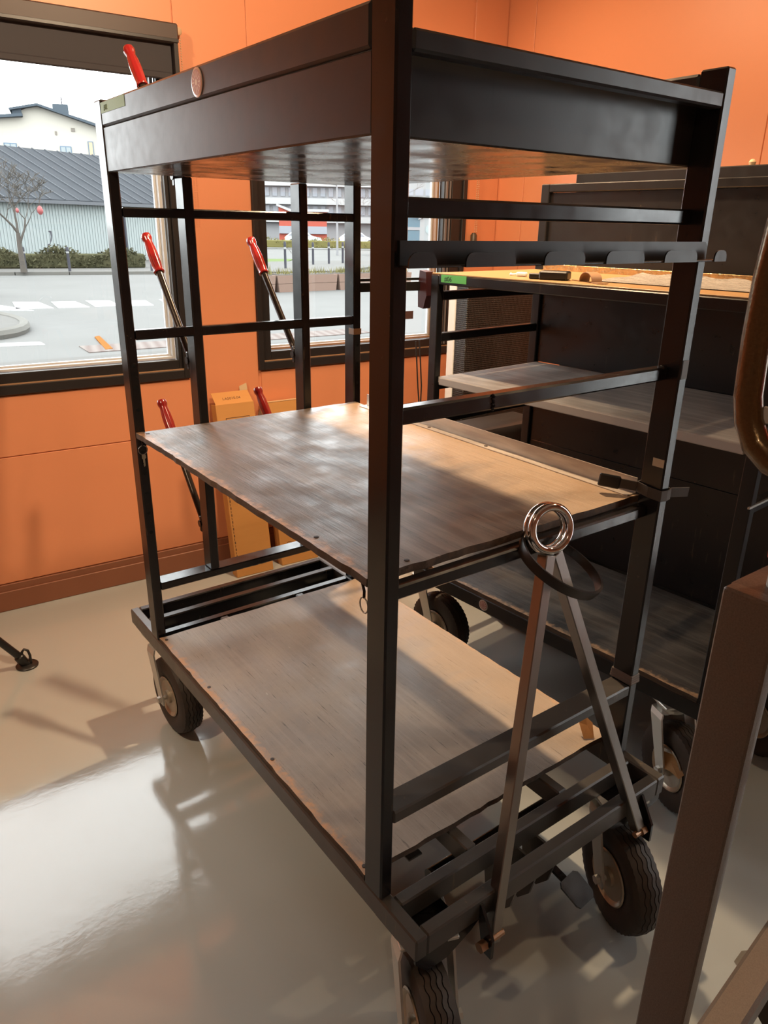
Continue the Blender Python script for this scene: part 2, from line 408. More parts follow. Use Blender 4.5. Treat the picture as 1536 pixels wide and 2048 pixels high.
# glazed door to the street
def glazed_door():
    y0, y1, h = D1; o = MB()
    for a, b, c, d in ((y0, y0+0.09, 0, h), (y1-0.09, y1, 0, h), (y0+0.09, y1-0.09, h-0.10, h), (y0+0.09, y1-0.09, 0, 0.16)): o.box(WX+0.02, WX+0.09, a, b, c, d, 0.003)
    d_ = o.build('door_1', m_frame); d_.matrix_world = room; struct(d_, 'black framed glazed street door right of the picture')
    MB().box(WX+0.05, WX+0.056, y0+0.08, y1-0.08, 0.15, h-0.09, 0).build('pane', m_glass, d_)
    MB().tube([(WX-0.02, y0+0.05, 0.95), (WX-0.03, y0+0.05, 1.0), (WX-0.03, y0+0.05, 1.25), (WX-0.02, y0+0.05, 1.3)], 0.012, 10).build('door_handle', m_zinc, d_, True)
glazed_door()

# roller blind over window 1
def blind(xa, xb, drop, label, chain_x, chain_bot, dz=0.0):
    b = thing('roller_blind', label, 'blind', (0, 0, 0)); b.matrix_world = room @ T(0, 0, dz)
    MB().box(xa, xb, WY-0.10, WY-0.025, 2.655, 2.735, 0.006).build('cassette', m_cassette, b)
    MB().box(xa, xb-0.002, WY-0.104, WY-0.10, 2.658, 2.672, 0.001).build('cassette_lip', m_frame, b)
    MB().box(xa+0.02, xb-0.03, WY-0.066, WY-0.062, drop+0.02, 2.66, 0).build('blind_fabric', m_blind, b)
    MB().box(xa+0.02, xb-0.03, WY-0.074, WY-0.054, drop, drop+0.03, 0.005).build('bottom_bar', m_blind, b)
    MB().box(xb-0.024, xb-0.004, WY-0.095, WY-0.03, 2.50, 2.66, 0.002).build('end_bracket', m_frame, b)
    for dx in (0.0, 0.014):
        c = MB()
        z = 2.71
        pts = []
        while z > chain_bot:
            t_ = bmesh.new(); bmesh.ops.create_icosphere(t_, subdivisions=1, radius=0.0036)
            c.merge(t_, T(chain_x+dx, WY-0.05, z)); z -= 0.0105
        c.build('bead_chain', m_chain, b)
    t_ = bmesh.new(); bmesh.ops.create_uvsphere(t_, u_segments=14, v_segments=8, radius=0.018)
    MB().merge(t_, T(chain_x+0.007, WY-0.05, 2.715) @ Matrix.Diagonal((1, 0.5, 1, 1))).build('chain_wheel', m_chain, b, True)
    return b
blind(W1[0]-0.05, 0.672, 2.51, 'charcoal roller blind with brown cassette over the wide window', 0.682, 1.9)
b2 = blind(1.02, 2.50, 2.60, 'charcoal roller blind above the window behind the big cart', 2.530, 1.99, -0.13)
MB().lathe([(0.010, 1.90), (0.020, 1.905), (0.021, 1.975), (0.012, 1.99)], 16).xf(T(2.537, WY-0.035, 0)).build('chain_tensioner', mat('dark_olive_plastic', (0.07, 0.05, 0.03), 0.4), b2, True)

# ceiling spotlights (above the picture): lamps for the room's warm light, the window wall ones added as fill
def spotlight(x, y, aim, power, color, size, label, rad=0.035):
    z = CE-0.24
    d = (Vector(aim)-Vector((x, y, z))).normalized()
    s = thing('ceiling_spotlight', label, 'lamp', (x, y, CE), group='ceiling spotlights above the picture')
    MB().box(-0.12, 0.12, -0.018, 0.018, -0.03, 0.0, 0.003).build('mounting_rail', m_plastic, s)
    MB().tube([(0, 0, -0.03), (0, 0, -0.2)], 0.012, 10).build('stem', m_plastic, s)
    q = d.to_track_quat('Z', 'Y').to_matrix().to_4x4()
    mb = MB().lathe([(0.030, -0.16), (0.052, -0.15), (0.056, -0.02), (0.060, 0.0), (0.054, 0.0), (0.050, -0.02)], 20)
    mb.xf(T(0, 0, -0.24) @ q).build('lamp_head', m_plastic, s, True)
    ld = bpy.data.lights.new('spot', 'SPOT'); ld.energy = power; ld.color = color
    ld.spot_size = math.radians(size); ld.spot_blend = 0.7; ld.shadow_soft_size = rad
    lo = bpy.data.objects.new('bulb', ld); COL.objects.link(lo); lo.parent = s
    lo.matrix_local = T(*(Vector((0, 0, -0.24))+d*0.02)) @ d.to_track_quat('-Z', 'Y').to_matrix().to_4x4()
    return s
WARM = (1.0, 0.70, 0.42); WARM2 = (1.0, 0.73, 0.47)
spotlight(1.40, 1.55, (1.05, 0.5, 0.4), 330, WARM, 120, 'black ceiling spotlight between the two carts')
spotlight(2.10, -0.9, (1.6, -0.4, 0.0), 60, WARM, 120, 'black ceiling spotlight over the near end of the second cart')
spotlight(1.5, 2.0, (2.75, 1.7, 1.6), 62, WARM, 120, 'black ceiling spotlight turned to the orange side wall')
spotlight(1.4, 0.3, (2.75, 0.3, 1.7), 90, WARM, 125, 'black ceiling spotlight washing the middle of the side wall')
spotlight(-1.5, -2.3, (0.0, 1.6, 0.9), 30, WARM2, 130, 'black ceiling spotlight behind the photographer')
spotlight(-1.5, 0.9, (-0.5, 2.85, 1.15), 210, WARM2, 130, 'added black ceiling spotlight brightening the wall below the wide window')  # fill lamp added to lift the window wall
spotlight(0.6, 0.6, (0.9, 2.85, 1.6), 210, WARM2, 130, 'added black ceiling spotlight brightening the wall between the windows')  # also an added fill, for the upper wall between the openings

# sky portals: guide sampling through the two window openings (they give off no light)
for nm, w in (('portal_window_1', W1), ('portal_window_2', W2)):
    ld = bpy.data.lights.new(nm, 'AREA'); ld.shape = 'RECTANGLE'; ld.size = w[1]-w[0]; ld.size_y = w[3]-w[2]
    ld.cycles.is_portal = True
    lo = bpy.data.objects.new(nm, ld); COL.objects.link(lo)
    lo.matrix_world = room @ T((w[0]+w[1])/2, WY+0.14, (w[2]+w[3])/2) @ R(-PI/2, 'X')
ld = bpy.data.lights.new('portal_door_1', 'AREA'); ld.shape = 'RECTANGLE'; ld.size = D1[2]; ld.size_y = D1[1]-D1[0]; ld.cycles.is_portal = True
lo = bpy.data.objects.new('portal_door_1', ld); COL.objects.link(lo)
lo.matrix_world = room @ T(WX+0.14, (D1[0]+D1[1])/2, D1[2]/2) @ R(PI/2, 'Y')

# ================================================================== CASTERS (shared meshes)
WR, WW = 0.158, 0.088
def tire_mesh():
    """pneumatic tyre, axle along x, centre at origin, zigzag tread grooves"""
    mb = MB(); N = 96
    half = WW/2
    grooves = [-0.021, -0.007, 0.007, 0.021]; amp = 0.0022; gw = 0.0013
    rows = []
    for k in range(N):
        a = 2*PI*k/N
        zz = amp*(1 if (k % 4) in (0, 1) else -1)
        prof = [(-0.034, 0.076), (-half+0.004, 0.094), (-half, 0.118), (-half+0.003, 0.138), (-0.036, WR-0.006-(0.004 if k % 2 else 0))]
        for g in grooves:
            r = WR-0.35*(abs(g)**2)/0.04
            prof += [(g+zz-gw, r), (g+zz-gw*0.6, r-0.007), (g+zz+gw*0.6, r-0.007), (g+zz+gw, r)]
        prof += [(0.036, WR-0.006-(0.004 if k % 2 else 0)), (half-0.003, 0.138), (half, 0.118), (half-0.004, 0.094), (0.034, 0.076)]
        rows.append([mb.bm.verts.new((x, r*math.cos(a), r*math.sin(a))) for x, r in prof])
    for k in range(N):
        a, b = rows[k], rows[(k+1) % N]
        for i in range(len(a)-1): mb.bm.faces.new((a[i], a[i+1], b[i+1], b[i]))
        mb.bm.faces.new((a[-1], a[0], b[0], b[-1]))
    return mb.mesh('tire', m_rubber, True)
def rim_mesh():
    mb = MB()
    for sx in (-1, 1):
        prof = [(0.078, 0.036), (0.082, 0.040), (0.078, 0.043), (0.066, 0.036), (0.058, 0.018), (0.030, 0.014), (0.026, 0.046), (0.012, 0.048)]
        mb2 = MB().lathe(prof, 28); mb2.xf(R(sx*PI/2, 'Y')); mb.merge(mb2.bm)
    return mb.mesh('rim', mat('cream_steel_rim', (0.42, 0.36, 0.28), 0.35, 0.5), True)
def fork_mesh():
    """swivel fork: origin at floor under the swivel; wheel trails along -y"""
    mb = MB(); tr = 0.075; ax = WR
    top = 0.352
    mb.lathe([(0.050, top), (0.052, top+0.012), (0.040, top+0.02), (0.040, 0.384), (0.03, 0.386)], 24)
    mb.box(-0.07, 0.07, -0.06, 0.06, 0.384, 0.394, 0.002)
    for sx in (-1, 1):
        xa = sx*0.066
        path = [(sx*0.030, -0.0, top+0.002), (sx*0.058, -0.004, top), (xa, -0.012, top-0.018), (xa, -tr, ax+0.0), (xa, -tr-0.004, ax-0.022)]
        wid = [0.062, 0.062, 0.06, 0.046, 0.030]
        v = []
        for (x, y, z), w in zip(path, wid):
            v.append([mb.bm.verts.new((x-0.003*sx, y-w/2, z)), mb.bm.verts.new((x-0.003*sx, y+w/2, z)), mb.bm.verts.new((x+0.003*sx, y+w/2, z)), mb.bm.verts.new((x+0.003*sx, y-w/2, z))])
        for a, b in zip(v, v[1:]):
            for i in range(4): mb.bm.faces.new((a[i], a[(i+1) % 4], b[(i+1) % 4], b[i]))
        mb.bm.faces.new(v[0]); mb.bm.faces.new(v[-1][::-1])
    mb.tube([(-0.03, 0, top+0.003), (0.03, 0, top+0.003)], 0.03, 10)
    return mb.mesh('caster_fork', m_zinc)
def bolt_mesh():
    mb = MB()
    mb.tube([(-0.078, 0, 0), (0.078, 0, 0)], 0.008, 10)
    mb.tube([(-0.082, 0, 0), (-0.070, 0, 0)], 0.0135, 6).tube([(0.070, 0, 0), (0.082, 0, 0)], 0.0135, 6)
    return mb.mesh('axle_bolt', m_zinc)
ME_T, ME_R, ME_F, ME_B = tire_mesh(), rim_mesh(), fork_mesh(), bolt_mesh()
def caster(parent, x, y, direction):
    """direction = heading (x, y) in which the wheel trails"""
    f = link('caster', ME_F, parent); f.location = (x, y, 0)
    f.rotation_euler = (0, 0, math.atan2(direction[0], -direction[1]))
    for nm, me in (('tire', ME_T), ('rim', ME_R), ('axle_bolt', ME_B)):
        c = link(nm, me, f); c.location = (0, -0.075, WR)
    return f

# ================================================================== THE BIG CART
W, L, tx, ty = 0.90, 1.446, 0.033, 0.065
cart = thing('equipment_cart', 'tall black steel equipment cart with worn plywood shelves in the middle of the room', 'cart')
Z = lambda z: z+F
def part(name, m, x0, x1, y0, y1, z0, z1, bev=0.004, parent=cart):
    return bx(name, m, parent, x0, x1, y0, y1, Z(z0), Z(z1), bev)
# base frame
for x0 in (0, W-tx): part('side_rail', m_black_rail, x0, x0+tx, -0.131, 1.682, -0.061, 0.0)
for y0 in (-0.131, -0.036, 1.420, 1.540, 1.649): part('cross_bar', m_black if y0 > 1 else m_black_rail, tx, W-tx, y0, y0+0.033, -0.061, -0.0005)
for x0 in (0.262, 0.60): part('deck_joist', m_black_rail, x0, x0+0.033, -0.003, 1.42, -0.061, -0.001)
for x0 in (0.0, W-0.16):                              # caster mounting plates
    for y0 in (-0.125, 1.50): part('caster_plate', m_black, x0+0.004, x0+0.156, y0, y0+0.15, -0.068, -0.061, 0.002)
# posts
for x0, y0 in ((0, 0), (W-tx, 0), (0, L-ty), (W-tx, L-ty)):
    part('corner_post', m_black, x0, x0+tx, y0, y0+ty, 0.0, 1.755)
for x0 in (0.227, 0.642): part('grid_post', m_black, x0, x0+tx, L-ty, L, 0.226, 1.566)
# grid rails at the window end
part('grid_rail', m_black, tx, W-tx, L-ty+0.001, L-ty+0.031, 1.446, 1.474)
part('grid_rail', m_black, tx, W-tx, L-ty+0.001, L-ty+0.031, 1.083, 1.114)
part('grid_kick_rail', m_black, tx, W-tx, L-ty, L, 0.197, 0.226)
# tow end rails
part('end_rail', m_black, tx, W-tx, 0.033, 0.064, 1.446, 1.478)
part('end_rail', m_black, tx, W-tx, 0.033, 0.064, 1.094, 1.126)
part('shelf_bearer', m_black, tx, W-tx, 0.033, 0.064, 0.737, 0.768)
part('shelf_bearer', m_black, tx, W-tx, L-ty+0.001, L-ty+0.031, 0.737, 0.768)
part('kick_rail', m_black_rail, tx, W-tx, 0.0, ty, 0.203, 0.236)
# weld bead and dents on the bent end rail
wb = MB()
for i in range(9):
    t_ = bmesh.new(); bmesh.ops.create_icosphere(t_, subdivisions=1, radius=0.0035)
    wb.merge(t_, T(0.283+random.uniform(-.004, .004), 0.0325, Z(1.096+i*0.0036)))
wb.build('weld_seam', m_black, cart)

# jagged plywood board
def board(name, x0, x1, y0, y1, z0, z1, m, m_edge, parent, jag=0.004, step=0.03, notches=()):
    pts = []
    def side(ax, ay, bx_, by_, jx, jy):
        n = max(2, int(math.hypot(bx_-ax, by_-ay)/step))
        for i in range(n):
            q = i/n; a = random.uniform(-jag, 0) if i else 0
            pts.append((ax+(bx_-ax)*q+jx*a, ay+(by_-ay)*q+jy*a))
    side(x0, y0, x1, y0, 0, -1); side(x1, y0, x1, y1, 1, 0); side(x1, y1, x0, y1, 0, 1); side(x0, y1, x0, y0, -1, 0)
    top = MB(); n = len(pts)
    hi = [top.bm.verts.new((a, b, Z(z1))) for a, b in pts]; lo = [top.bm.verts.new((a, b, Z(z0))) for a, b in pts]
    top.bm.faces.new(hi); top.bm.faces.new(lo[::-1])
    sf = []
    for i in range(n): sf.append(top.bm.faces.new((lo[i], lo[(i+1) % n], hi[(i+1) % n], hi[i])))
    for f in sf: f.material_index = 1
    me = top.mesh(name, m); me.materials.append(m_edge)
    return link(name, me, parent)
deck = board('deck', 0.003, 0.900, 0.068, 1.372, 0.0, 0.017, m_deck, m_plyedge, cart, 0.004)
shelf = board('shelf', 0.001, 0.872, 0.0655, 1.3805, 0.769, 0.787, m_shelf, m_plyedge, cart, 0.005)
# screws in deck and shelf
def screw(parent, x, y, z):
    return MB().lathe([(0.006, 0.0), (0.006, 0.0012), (0.003, 0.0016)], 10).xf(T(x, y, Z(z))).build('screw', m_plyscrew, parent)
m_plyscrew = mat('rusty_screw', (0.035, 0.022, 0.016), 0.6)
for x, y in ((0.02, 1.345), (0.018, 0.09), (0.022, 0.98), (0.022, 0.55), (0.87, 0.11), (0.875, 1.33)): screw(deck, x, y, 0.017)
for x, y in ((0.03, 1.35), (0.03, 0.30), (0.12, 0.09)): screw(shelf, x, y, 0.787)
# galvanised angle along the far edge of the shelf
ang = MB(); ang.box(0.838, 0.874, 0.076, 1.30, Z(0.787), Z(0.790), 0.0008).box(0.872, 0.8745, 0.076, 1.30, Z(0.787), Z(0.831), 0.0008)
ang = ang.build('edge_angle', m_tanmetal, cart)
for y in (0.16, 0.62, 0.90, 1.2): screw(ang, 0.853, y, 0.790)
# top tray
for x0, x1 in ((0, tx), (W-tx, W)): part('top_rail', m_tray, x0, x1, ty, L-ty, 1.684, 1.749, 0.006)
for y0 in (0.0, L-0.033): part('top_end_rail', m_tray, tx, W-tx, y0, y0+0.031, 1.676, 1.707, 0.004)
for x0, x1 in ((0.0025, 0.006), (W-0.006, W-0.0025)): part('tray_side', m_tray, x0, x1, ty, L-ty, 1.568, 1.683, 0.0015)
for y0 in (0.060, L-0.064): part('tray_end', m_tray, tx, W-tx, y0, y0+0.004, 1.568, 1.70, 0.001)
part('tray_bottom', m_undertray, 0.004, W-0.004, 0.062, L-0.062, 1.566, 1.578, 0.002)
# hook rail: back plate, floor and scalloped lip
hk = MB(); hk.prism([(0.012, 1.371), (0.885, 1.371), (0.889, 1.376), (0.889, 1.402), (0.880, 1.411), (0.012, 1.411)], 'y', -0.004, 0.0)
hk.xf(T(0, 0, F)); hk = hk.build('hook_rail', m_hook, cart)
MB().box(0.012, 0.93, -0.030, -0.0035, Z(1.370), Z(1.3735), 0.001).build('hook_floor', m_hook, hk)
for a, b in ((0.008, 0.066), (0.130, 0.247), (0.322, 0.434), (0.498, 0.619), (0.690, 0.808), (0.878, 0.925)):
    r = 0.016
    pl = [(a, 1.370), (b, 1.370)] + [(b-r+r*math.cos(q), 1.394-r+r*math.sin(q)) for q in (0, .4, .8, 1.2, PI/2)] + [(a+r-r*math.sin(q), 1.394-r+r*math.cos(q)) for q in (0, .4, .8, 1.2, PI/2)]
    MB().prism(pl, 'y', -0.0335, -0.030).xf(T(0, 0, F)).build('hook_lip', m_hook, hk)
# adjustment holes on the window-end posts
hm = MB().lathe([(0.006, 0), (0.006, 0.0007)], 12).xf(R(PI/2, 'X')).mesh('post_hole', mat('hole_black', (0.002, 0.002, 0.002), 0.9))
for x in (0.0165, W-0.0165):
    for z in [0.43+0.072*i for i in range(9)]:
        if abs(z-0.78) < 0.05: continue
        h = link('post_hole', hm, cart); h.location = (x, L-ty, Z(z))
# round badge and number tape on the top rail
bd = MB().lathe([(0.029, 0), (0.029, 0.0016), (0.026, 0.0026)], 32).xf(T(0, 0.708, Z(1.7155)) @ R(-PI/2, 'Y')).build('badge', m_silver, cart, True)
bd['label'] = 'round silver and pink badge'
MB().lathe([(0.0245, 0.0026), (0.024, 0.0030)], 32).xf(T(0, 0.708, Z(1.7155)) @ R(-PI/2, 'Y')).build('badge_face', m_badge, bd)
ry = MB()
for i in range(12):
    a = 2*PI*i/12
    ry.merge(MB().box(0.010, 0.021, -0.0012, 0.0012, 0.0029, 0.0033, 0).bm, R(a, 'Z'))
ry.lathe([(0.006, 0.0029), (0.006, 0.0033)], 14)
ry.xf(T(0, 0.708, Z(1.7155)) @ R(-PI/2, 'Y')).build('badge_rays', m_badge_mark, bd)
tp = MB().box(-0.0009, 0.0002, 1.176, 1.376, Z(1.7175), Z(1.7445), 0).build('number_tape', m_green_old, cart)
tp['label'] = 'faded green tape numbered 02'
RX = Matrix(((0, 0, -1, 0), (-1, 0, 0, 0), (0, 1, 0, 0), (0, 0, 0, 1)))   # text x -> -y, text y -> z, faces -x
text_mesh('#02', 0.020, mat('faded_ink', (0.05, 0.075, 0.03), 0.6), 'lettering', tp, T(-0.0011, 1.35, Z(1.7235)) @ RX)
# tape scraps and bands on the far right post
def onpost(name, m, y0, y1, z0, z1, lab):
    o = MB().box(W-tx-0.0012, W-tx+0.0005, y0, y1, Z(z0), Z(z1), 0).build(name, m, cart); o['label'] = lab
onpost('masking_tape', m_masking, 0.004, 0.036, 0.877, 0.898, 'torn tan masking tape')
tb = MB()
for i in range(4):
    r = 0.004-0.0006*i
    tb.box(W-tx-r, W+r, -r, ty+r, Z(0.238+0.006*i), Z(0.246+0.007*i), 0.002)
tb = tb.build('tape_band', m_tapeband, cart); tb['label'] = 'taupe cloth tape wound round the post'
mtp = MB().box(W-tx-0.0012, W+0.001, L-ty-0.0012, L-ty+0.034, Z(1.045), Z(1.068), 0.0008).build('tape_wrap', mat('brown_packing_tape', (0.30, 0.17, 0.09), 0.25), cart)
gt = MB().box(W-tx+0.006, W-0.004, -0.0012, 0.0002, Z(1.10), Z(1.145), 0).build('tape_patch', mat('grey_tape_patch', (0.10, 0.095, 0.09), 0.5), cart)

# levers with red grips on the grid posts
def grip_mesh():
    prof = [(0.0175, 0.0), (0.0195, 0.004), (0.0178, 0.010), (0.0185, 0.03), (0.0195, 0.07), (0.0180, 0.105), (0.0150, 0.128), (0.0158, 0.136), (0.0185, 0.143), (0.0190, 0.153), (0.0165, 0.161), (0.008, 0.164)]
    return MB().lathe(prof, 32, 8, 0.045, (0.02, 0.12)).mesh('grip', m_red, True)
ME_G = grip_mesh()
def lever(x, zp):
    p0 = Vector((x, L+0.012, Z(zp))); p1 = Vector((x, L+0.350, Z(zp+0.400)))
    d = (p1-p0).normalized()
    mb = MB().tube([p0, p0+d*(p1-p0).length*0.9], 0.0125, 14).tube([p0+Vector((-0.02, 0, 0)), p0+Vector((0.02, 0, 0))], 0.013, 12)
    mb.box(x-0.018, x+0.018, L-0.001, L+0.016, Z(zp)-0.03, Z(zp)+0.03, 0.002)
    lv = mb.build('lever', m_leverpipe, cart, True)
    g = link('grip', ME_G, lv)
    q = d.to_track_quat('Z', 'Y'); g.rotation_mode = 'QUATERNION'; g.rotation_quaternion = q; g.location = p1-d*0.164
    return lv
for x, z in ((0.2435, 0.389), (0.2435, 0.992), (0.2435, 1.572), (0.6585, 0.392), (0.6585, 0.980)): lever(x, z)

# tow bar folded up against the shelf
apex = Vector((0.475, 0.010, Z(0.742)))
tow = MB()
footL = Vector((0.215, -0.150, Z(-0.125))); footR = Vector((0.770, -0.150, Z(-0.105)))
for ft, ox in ((footL, -0.012), (footR, 0.012)):
    tow.beam(ft, apex+Vector((ox, 0, 0)), 0.030, 0.030, 0.002, (1, 0, 0))
tow = tow.build('tow_bar', m_steelbar, cart); tow['label'] = 'A-shaped steel tow bar folded upright'
for k, oy in enumerate((-0.0095, 0.0095)):
    tn = Vector((-0.24, -0.94, 0.22)).normalized(); c0 = apex+Vector((0, 0.012, 0.058))+tn*oy
    u = Vector((1, 0, 0)); u = (u-tn*u.dot(tn)).normalized(); w_ = tn.cross(u)
    MB().tube([c0+(u*math.cos(a)+w_*math.sin(a))*0.050 for a in [2*PI*i/48 for i in range(48)]], 0.0100, 14, closed=True).build('tow_ring', m_chrome, tow, True)
# clevis plates and bolts at the tow bar feet
for fx in (0.19, 0.793):
    for dx in (-0.018,) if fx < 0.5 else (0.018,):
        cl = MB().prism([(-0.131, -0.012), (-0.131, -0.061), (-0.150, -0.14), (-0.178, -0.14), (-0.178, -0.085), (-0.136, -0.012)], 'x', fx+dx*0-0.004, fx+dx*0+0.004)
        cl.xf(T(0, 0, F)).build('clevis_plate', m_black, cart)
    MB().tube([(fx-0.022, -0.160, Z(-0.105)), (fx+0.05 if fx < 0.5 else fx-0.05, -0.160, Z(-0.105))], 0.008, 10).tube([(fx-0.026, -0.160, Z(-0.105)), (fx-0.008, -0.160, Z(-0.105))], 0.0135, 6).build('clevis_bolt', mat('coppery_bolt', (0.40, 0.24, 0.15), 0.4, 0.8), cart)
# brake gear under the tow end: gusset, pedal, arm, spring, cross tube
gus = MB().prism([(0.004, -0.061), (0.20, -0.061), (0.17, -0.085), (0.10, -0.118), (0.04, -0.118), (0.004, -0.075)], 'y', -0.126, -0.120).xf(T(0, 0, F)).build('gusset', m_black, cart)
gus2 = MB().prism([(0.896, -0.061), (0.66, -0.061), (0.69, -0.08), (0.78, -0.105), (0.896, -0.085)], 'y', -0.126, -0.120).xf(T(0, 0, F)).build('gusset', m_black, cart)
pd = MB().prism([(-0.030, -0.036), (0.022, -0.040), (0.034, -0.028), (0.036, 0.026), (0.026, 0.036), (-0.026, 0.038), (-0.036, 0.028), (-0.036, -0.026)], 'z', -0.003, 0.003)
pd.xf(T(0.512, -0.160, Z(-0.150)) @ R(math.radians(28), 'X') @ R(0.15, 'Z')).build('brake_pedal', m_black, cart)
MB().beam((0.510, -0.140, Z(-0.155)), (0.505, 0.03, Z(-0.12)), 0.022, 0.008, 0.001).build('pedal_arm', m_black, cart)
for x0 in (0.345, 0.415, 0.485):
    MB().prism([(-0.11, -0.061), (0.02, -0.061), (0.0, -0.19), (-0.05, -0.215), (-0.085, -0.17)], 'x', x0, x0+0.007).xf(T(0, 0, F)).build('brake_bracket', m_black_rail, cart)
MB().tube([(0.20, 0.06, Z(-0.105)), (0.70, 0.06, Z(-0.105))], 0.020, 14).build('brake_shaft', m_black, cart, True)
sp = [(0.33+0.014*math.cos(a), 0.02+a*0.0021, Z(-0.12)+0.014*math.sin(a)) for a in [0.45*i for i in range(120)]]
MB().tube(sp, 0.0026, 6).build('brake_spring', m_black, cart, True)
MB().beam((0.22, 0.14, Z(-0.12)), (0.22, 0.42, Z(-0.12)), 0.045, 0.006, 0.001).build('brake_link', m_black_rail, cart)
# casters
DF = (-0.36, -0.93)
caster(cart, 0.080, -0.055, DF); caster(cart, 0.800, -0.050, DF)
caster(cart, 0.075, 1.53, (0.04, -1.0)); caster(cart, 0.825, 1.53, (0.04, -1.0))

# ---- loose things on the big cart
# rubber loop hung over the tow bar
lp = []
cc = Vector((0.512, 0.005, Z(0.705)))
e1 = Vector((0.94, 0.10, -0.37)).normalized(); e2 = Vector((0.14, 0.92, 0.40)).normalized()
for i in range(64):
    a = 2*PI*i/64
    lp.append(cc+e1*0.140*math.cos(a)+e2*0.098*math.sin(a))
nrm = e1.cross(e2).normalized()
lb = MB(); rings = []
for i in range(64):
    p = lp[i]; out = (p-cc).normalized()
    rings.append([lb.bm.verts.new(p+out*o+nrm*h) for o, h in ((-0.0035, -0.011), (0.0035, -0.011), (0.0045, 0), (0.0035, 0.011), (-0.0035, 0.011), (-0.0045, 0))])
for i in range(64):
    a, b = rings[i], rings[(i+1) % 64]
    for k in range(6): lb.bm.faces.new((a[k], a[(k+1) % 6], b[(k+1) % 6], b[k]))
lo_ = lb.build('rubber_loop', m_band, None, True); tag(lo_, 'flat black rubber band looped over the steel tow bar', 'band')
# key ring with key at the window end of the shelf
kr = thing('key_ring', 'small key on a split ring hanging under the shelf corner by the window', 'keys', (0.016, L-ty-0.008, Z(0.728)))
MB().tube([(0.015*math.cos(a), 0, 0.015*math.sin(a)) for a in [2*PI*i/28 for i in range(28)]], 0.0014, 6, closed=True).build('split_ring', m_steelbar, kr, True)
MB().prism([(-0.006, -0.030), (-0.006, -0.018), (-0.002, -0.014), (0.003, -0.014), (0.007, -0.018), (0.007, -0.028), (0.003, -0.032), (0.003, -0.055), (-0.001, -0.058), (-0.003, -0.050), (-0.001, -0.047), (-0.003, -0.043), (-0.003, -0.032)], 'y', -0.001, 0.001).build('key', mat('pale_brass_key', (0.55, 0.50, 0.38), 0.35, 0.8), kr)
MB().tube([(0, 0, 0.014), (0, -0.002, 0.024), (0, 0.006, 0.030)], 0.003, 8).build('hook_screw', m_black, kr, True)
kr2 = thing('hanging_ring', 'dark wire ring hanging under the near corner of the shelf', 'ring', (0.006, ty+0.016, Z(0.735)))
MB().tube([(0, 0.014*math.cos(a), 0.017*math.sin(a)-0.014) for a in [2*PI*i/28 for i in range(28)]], 0.0016, 6, closed=True).build('wire_ring', m_steelbar, kr2, True)
MB().tube([(0, 0, 0.002), (0.002, 0.002, 0.016), (0.004, 0.012, 0.030)], 0.003, 8).build('wire_hook', m_black, kr2, True)
# webbing strap with buckle round the far right post at shelf height
sb = thing('webbing_strap', 'dark webbing strap with plastic buckle cinched round the far post at shelf height', 'strap', (W-tx/2, ty/2, Z(0.808)))
hx, hy = tx/2+0.003, ty/2+0.003
path = [(-hx, hy), (-hx-0.004, 0), (-hx, -hy), (0, -hy-0.003), (hx, -hy), (hx+0.003, 0), (hx, hy), (0, hy+0.002)]
s_ = MB()
for o_, i_ in ((0.0, 0.0022),):
    n = len(path); ring = []
    for (a, b) in path:
        d = Vector((a, b, 0)).normalized()
        tilt = 0.10*b
        ring.append([s_.bm.verts.new((a, b, -0.014+tilt)), s_.bm.verts.new((a, b, 0.014+tilt)), s_.bm.verts.new((a+d.x*i_, b+d.y*i_, 0.014+tilt)), s_.bm.verts.new((a+d.x*i_, b+d.y*i_, -0.014+tilt))])
    for i in range(n):
        A_, B_ = ring[i], ring[(i+1) % n]
        for k in range(4): s_.bm.faces.new((A_[k], A_[(k+1) % 4], B_[(k+1) % 4], B_[k]))
s_.build('strap_loop', m_webbing, sb)
MB().beam((-hx-0.002, hy, 0.004), (-hx-0.052, hy+0.068, 0.012), 0.003, 0.026, 0.001).build('strap_tail', m_webbing, sb)
MB().beam((-hx-0.026, hy+0.035, 0.008), (-hx-0.060, hy+0.078, 0.014), 0.012, 0.034, 0.003).build('buckle', m_plastic, sb)
MB().beam((hx, -hy, 0.0), (hx+0.055, -hy-0.018, -0.004), 0.002, 0.026, 0.0008).build('loose_end', m_webbing, sb)
# kraft paper scrap at the post foot
def scrap(name, label, pts, loc, m=m_kraft):
    mb = MB(); v = [mb.bm.verts.new(p) for p in pts]; c = mb.bm.verts.new(sum((Vector(p) for p in pts), Vector())/len(pts)+Vector((0.004, 0.004, 0.005)))
    for i in range(len(v)): mb.bm.faces.new((v[i], v[(i+1) % len(v)], c))
    bmesh.ops.solidify(mb.bm, geom=mb.bm.faces[:], thickness=0.0012)
    o = mb.build(name, m); o.location = loc
    return tag(o, label, 'paper scrap')
scrap('paper_scrap', 'torn kraft paper scrap stuck at the foot of the far right post', [(-0.02, -0.014, 0), (0.007, -0.03, 0.0), (0.024, -0.006, 0.034), (0.014, 0.014, 0.05), (-0.006, 0.02, 0.032)], (0.835, 0.105, Z(0.021)))

